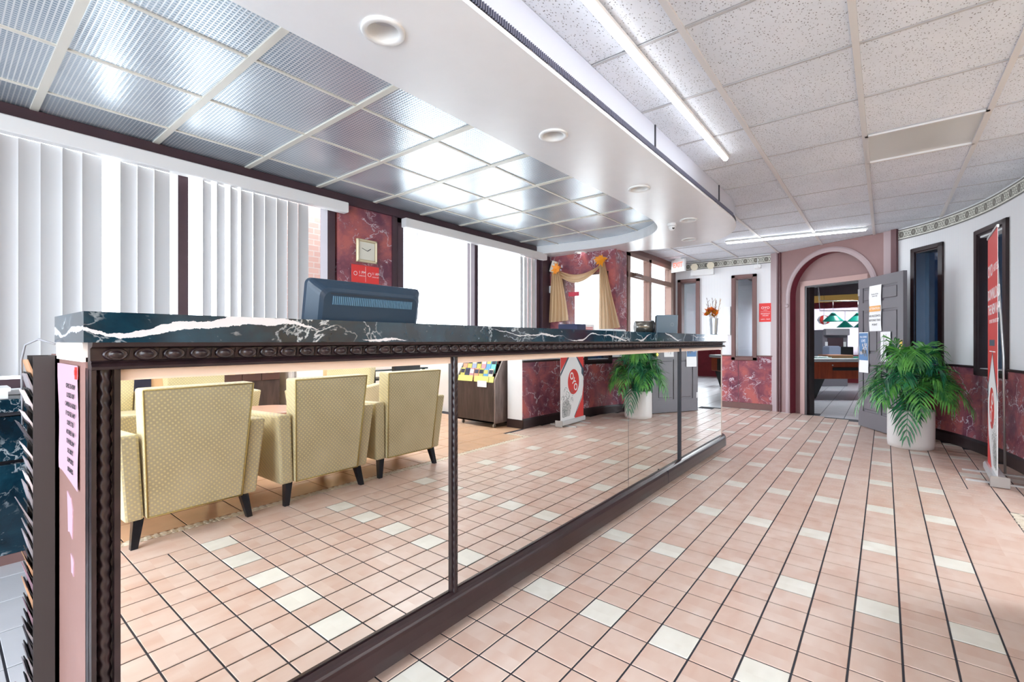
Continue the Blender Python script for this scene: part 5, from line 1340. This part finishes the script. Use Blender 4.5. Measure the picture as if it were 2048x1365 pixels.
gl(MB().lathe([(.014, 0), (.014, .006)], 12, M=GM @ Matrix.Translation((.52, .04, .66)) @ Matrix.Rotation(PI/2, 4, 'X')), 'lock', steel)
for x, y in ((.10, .1), (PL-.42, .1), (.10, PW-.4), (PL-.42, PW-.4)):
    gl(MB().hexa([GM @ Vector(v) for v in ((x+.0, y, .02), (x+.14, y, .02), (x+.14, y+.14, .02), (x, y+.14, .02))], [GM @ Vector(v) for v in ((x-.02, y-.02, .40), (x+.30, y-.02, .40), (x+.30, y+.28, .40), (x-.02, y+.28, .40))]), 'leg', black)
    gl(MB().lathe([(.04, 0), (.04, .01), (.015, .015), (.015, .03)], 14, M=GM @ Matrix.Translation((x+.07, y+.07, 0))), 'leveller', steel)
tag(MB().box(.78, 1.25, .5, .85, .767, .84, GM, .005).obj('wooden_tray', plain('tan wooden tray', srgb(186, 120, 92), .5)), 'flat tan wooden tray lying on the pool table', 'tray')
tag(MB().box(.42, .72, .35, .6, .767, .80, GM).box(.5, .68, .4, .6, .80, .815, GM).obj('paper_bundle', paper), 'loose bundle of white papers on the pool table', 'papers')
am_ = thing('arcade_cabinet', 'grey arcade style cabinet in front of the far curtains', 'arcade machine', (13.9, .9, 0))
AMx = GM @ Matrix.Translation((2.12, 2.6, 0))
gl(MB().box(0, .62, .12, .7, 0, 1.40, AMx, .01), 'cabinet', plain('grey metal cabinet', srgb(120, 116, 124), .4), am_); gl(MB().box(.02, .60, .02, .12, 1.26, 1.42, AMx, .01), 'marquee', plain('marquee grey', srgb(150, 146, 152), .4), am_)
gl(MB().box(.12, .50, .10, .13, .72, 1.2, AMx), 'screen', plain('dim screen', srgb(86, 70, 76), .2), am_); gl(MB().box(.0, .28, -.12, .12, .62, 1.0, AMx, .03), 'side_box', plain('blue grey casing', srgb(140, 150, 172), .4), am_); gl(MB().box(.29, .60, -.10, .12, .62, .98, AMx, .01), 'dark_box', black, am_)
for x in (.06, .5): gl(MB().box(x, x+.07, .105, .12, .98, 1.10, AMx), 'label', paper, am_)
R = random.Random(6)
lampg = plain('green lamp shade', srgb(24, 140, 122), .35)
def pend(x, y, z, r, lab, hz=gz):
    t = thing('pendant_lamp', lab, 'pendant lamp', (x, y, z), 0, 'green cone pendant lamps over the pool tables')
    MB().lathe([(r, 0), (r*.98, .01), (r*.22, r*.82), (r*.16, r*.95), (r*.13, r*.95), (r*.95, .004)], 28, cap=False).obj('shade', lampg, t)
    MB().lathe([(.03, .06), (.045, .09), (.02, .13)], 12).obj('bulb', emit('bulb', (1, .95, .85, 1), 3), t)
    MB().tube([(0, 0, r*.9), (0, 0, .42)], .004, 6).obj('chain', steel, t); return t
def gpt(u, fwd): v = (FW + RT*((u-1024)/930))*fwd; return v.x, v.y
for u, fw_, lab in ((1666, 9.5, 'nearer green cone lamp, left of its pair'), (1716, 9.5, 'nearer green cone lamp at the door edge'), (1690, 12.0, 'farther small green cone lamp between the near pair'), (1724, 12.0, 'farther small green cone lamp hidden by the door edge')):
    x, y = gpt(u, fw_); pend(x, y, 1.52 if fw_ < 10 else 1.47, .185, lab)
for fw_, zz in ((9.5, 1.84), (12.0, 1.80)):
    a = gpt(1640, fw_); b = gpt(1760, fw_); t = tag(MB().tube([(*a, zz+.1), (*b, zz+.1)], .012).obj('lamp_bar', steel), ['long steel bar carrying the nearer green lamps', 'long steel bar carrying the farther green lamps'][fw_ > 10], 'lamp bar')
    for p in (a, b): MB().tube([(p[0], p[1], zz+.1), (p[0]+.2, p[1]+.1, gz)], .005).obj('chain', steel, t)
x, y = gpt(1648, 11); lt_ = thing('striped_lantern', 'oval red and white striped lantern hanging left of the green lamps', 'lantern', (x, y, 1.62)); n = 20
m = MB(); prof = [(.02, -.11), (.10, -.08), (.14, 0), (.10, .08), (.02, .11)]; m.lathe(prof, n)
me = m.obj('lantern_body', [red, white_pl], lt_)
for i, p in enumerate(me.data.polygons): p.material_index = (i % n) // 2 % 2
MB().tube([(0, 0, .11), (0, 0, gz-1.62)], .003, 5).obj('cord', black, lt_)
vt = thing('air_vent', 'white slotted ceiling air vent seen above the games room lamps', 'vent', (GX-.03, -.7, 2.62))
u0 = gpt(1674, 1); 
yv0, yv1 = -.35, -.95
gl(MB().box(GX-.05, GX-.02, yv1, yv0, 2.42, 2.75, bev=.005), 'frame', white_met, vt)
for i in range(9): yy = yv1+.06+i*.055; gl(MB().box(GX-.056, GX-.05, yy, yy+.02, 2.47, 2.70), 'slat', near_black, vt)
# curtains of the games room windows
def curtain(y0, y1, z0, z1, mat, lab, folds=8, nm='window_curtain', off=0):
    m = MB(); nc = folds*8; vs = []
    for j in range(9):
        z = z1-(z1-z0)*j/8
        for i in range(nc+1):
            u = i/nc; vs.append((GX-.12-off-.035*math.cos(u*folds*2*PI)-.02*j/8, y0+(y1-y0)*u+.02*math.sin(j), z))
    m.add(vs, [(j*(nc+1)+i, j*(nc+1)+i+1, (j+1)*(nc+1)+i+1, (j+1)*(nc+1)+i) for j in range(8) for i in range(nc)], True)
    return tag(m.obj(nm, mat), lab, 'curtain')
curtain(2.65, .35, .75, 2.12, sheer_w, 'wide sheer white curtain in the left games room window', 9)
curtain(.32, .12, .6, 2.12, curtain_red, 'narrow dark red drape left of the window centre', 2)
curtain(-.95, -1.15, .6, 2.12, curtain_red, 'narrow dark red drape behind the green lamps', 2); curtain(-1.5, -1.7, .6, 2.12, curtain_red, 'dark red drape right of centre in the games room window', 2); curtain(-2.3, -2.6, .6, 2.12, curtain_red, 'dark red drape at the right end of the games room window', 3)
curtain(2.8, -3.5, 2.0, 2.17, curtain_red, 'short red valance across the games room windows', 26, 'curtain_valance', .1)
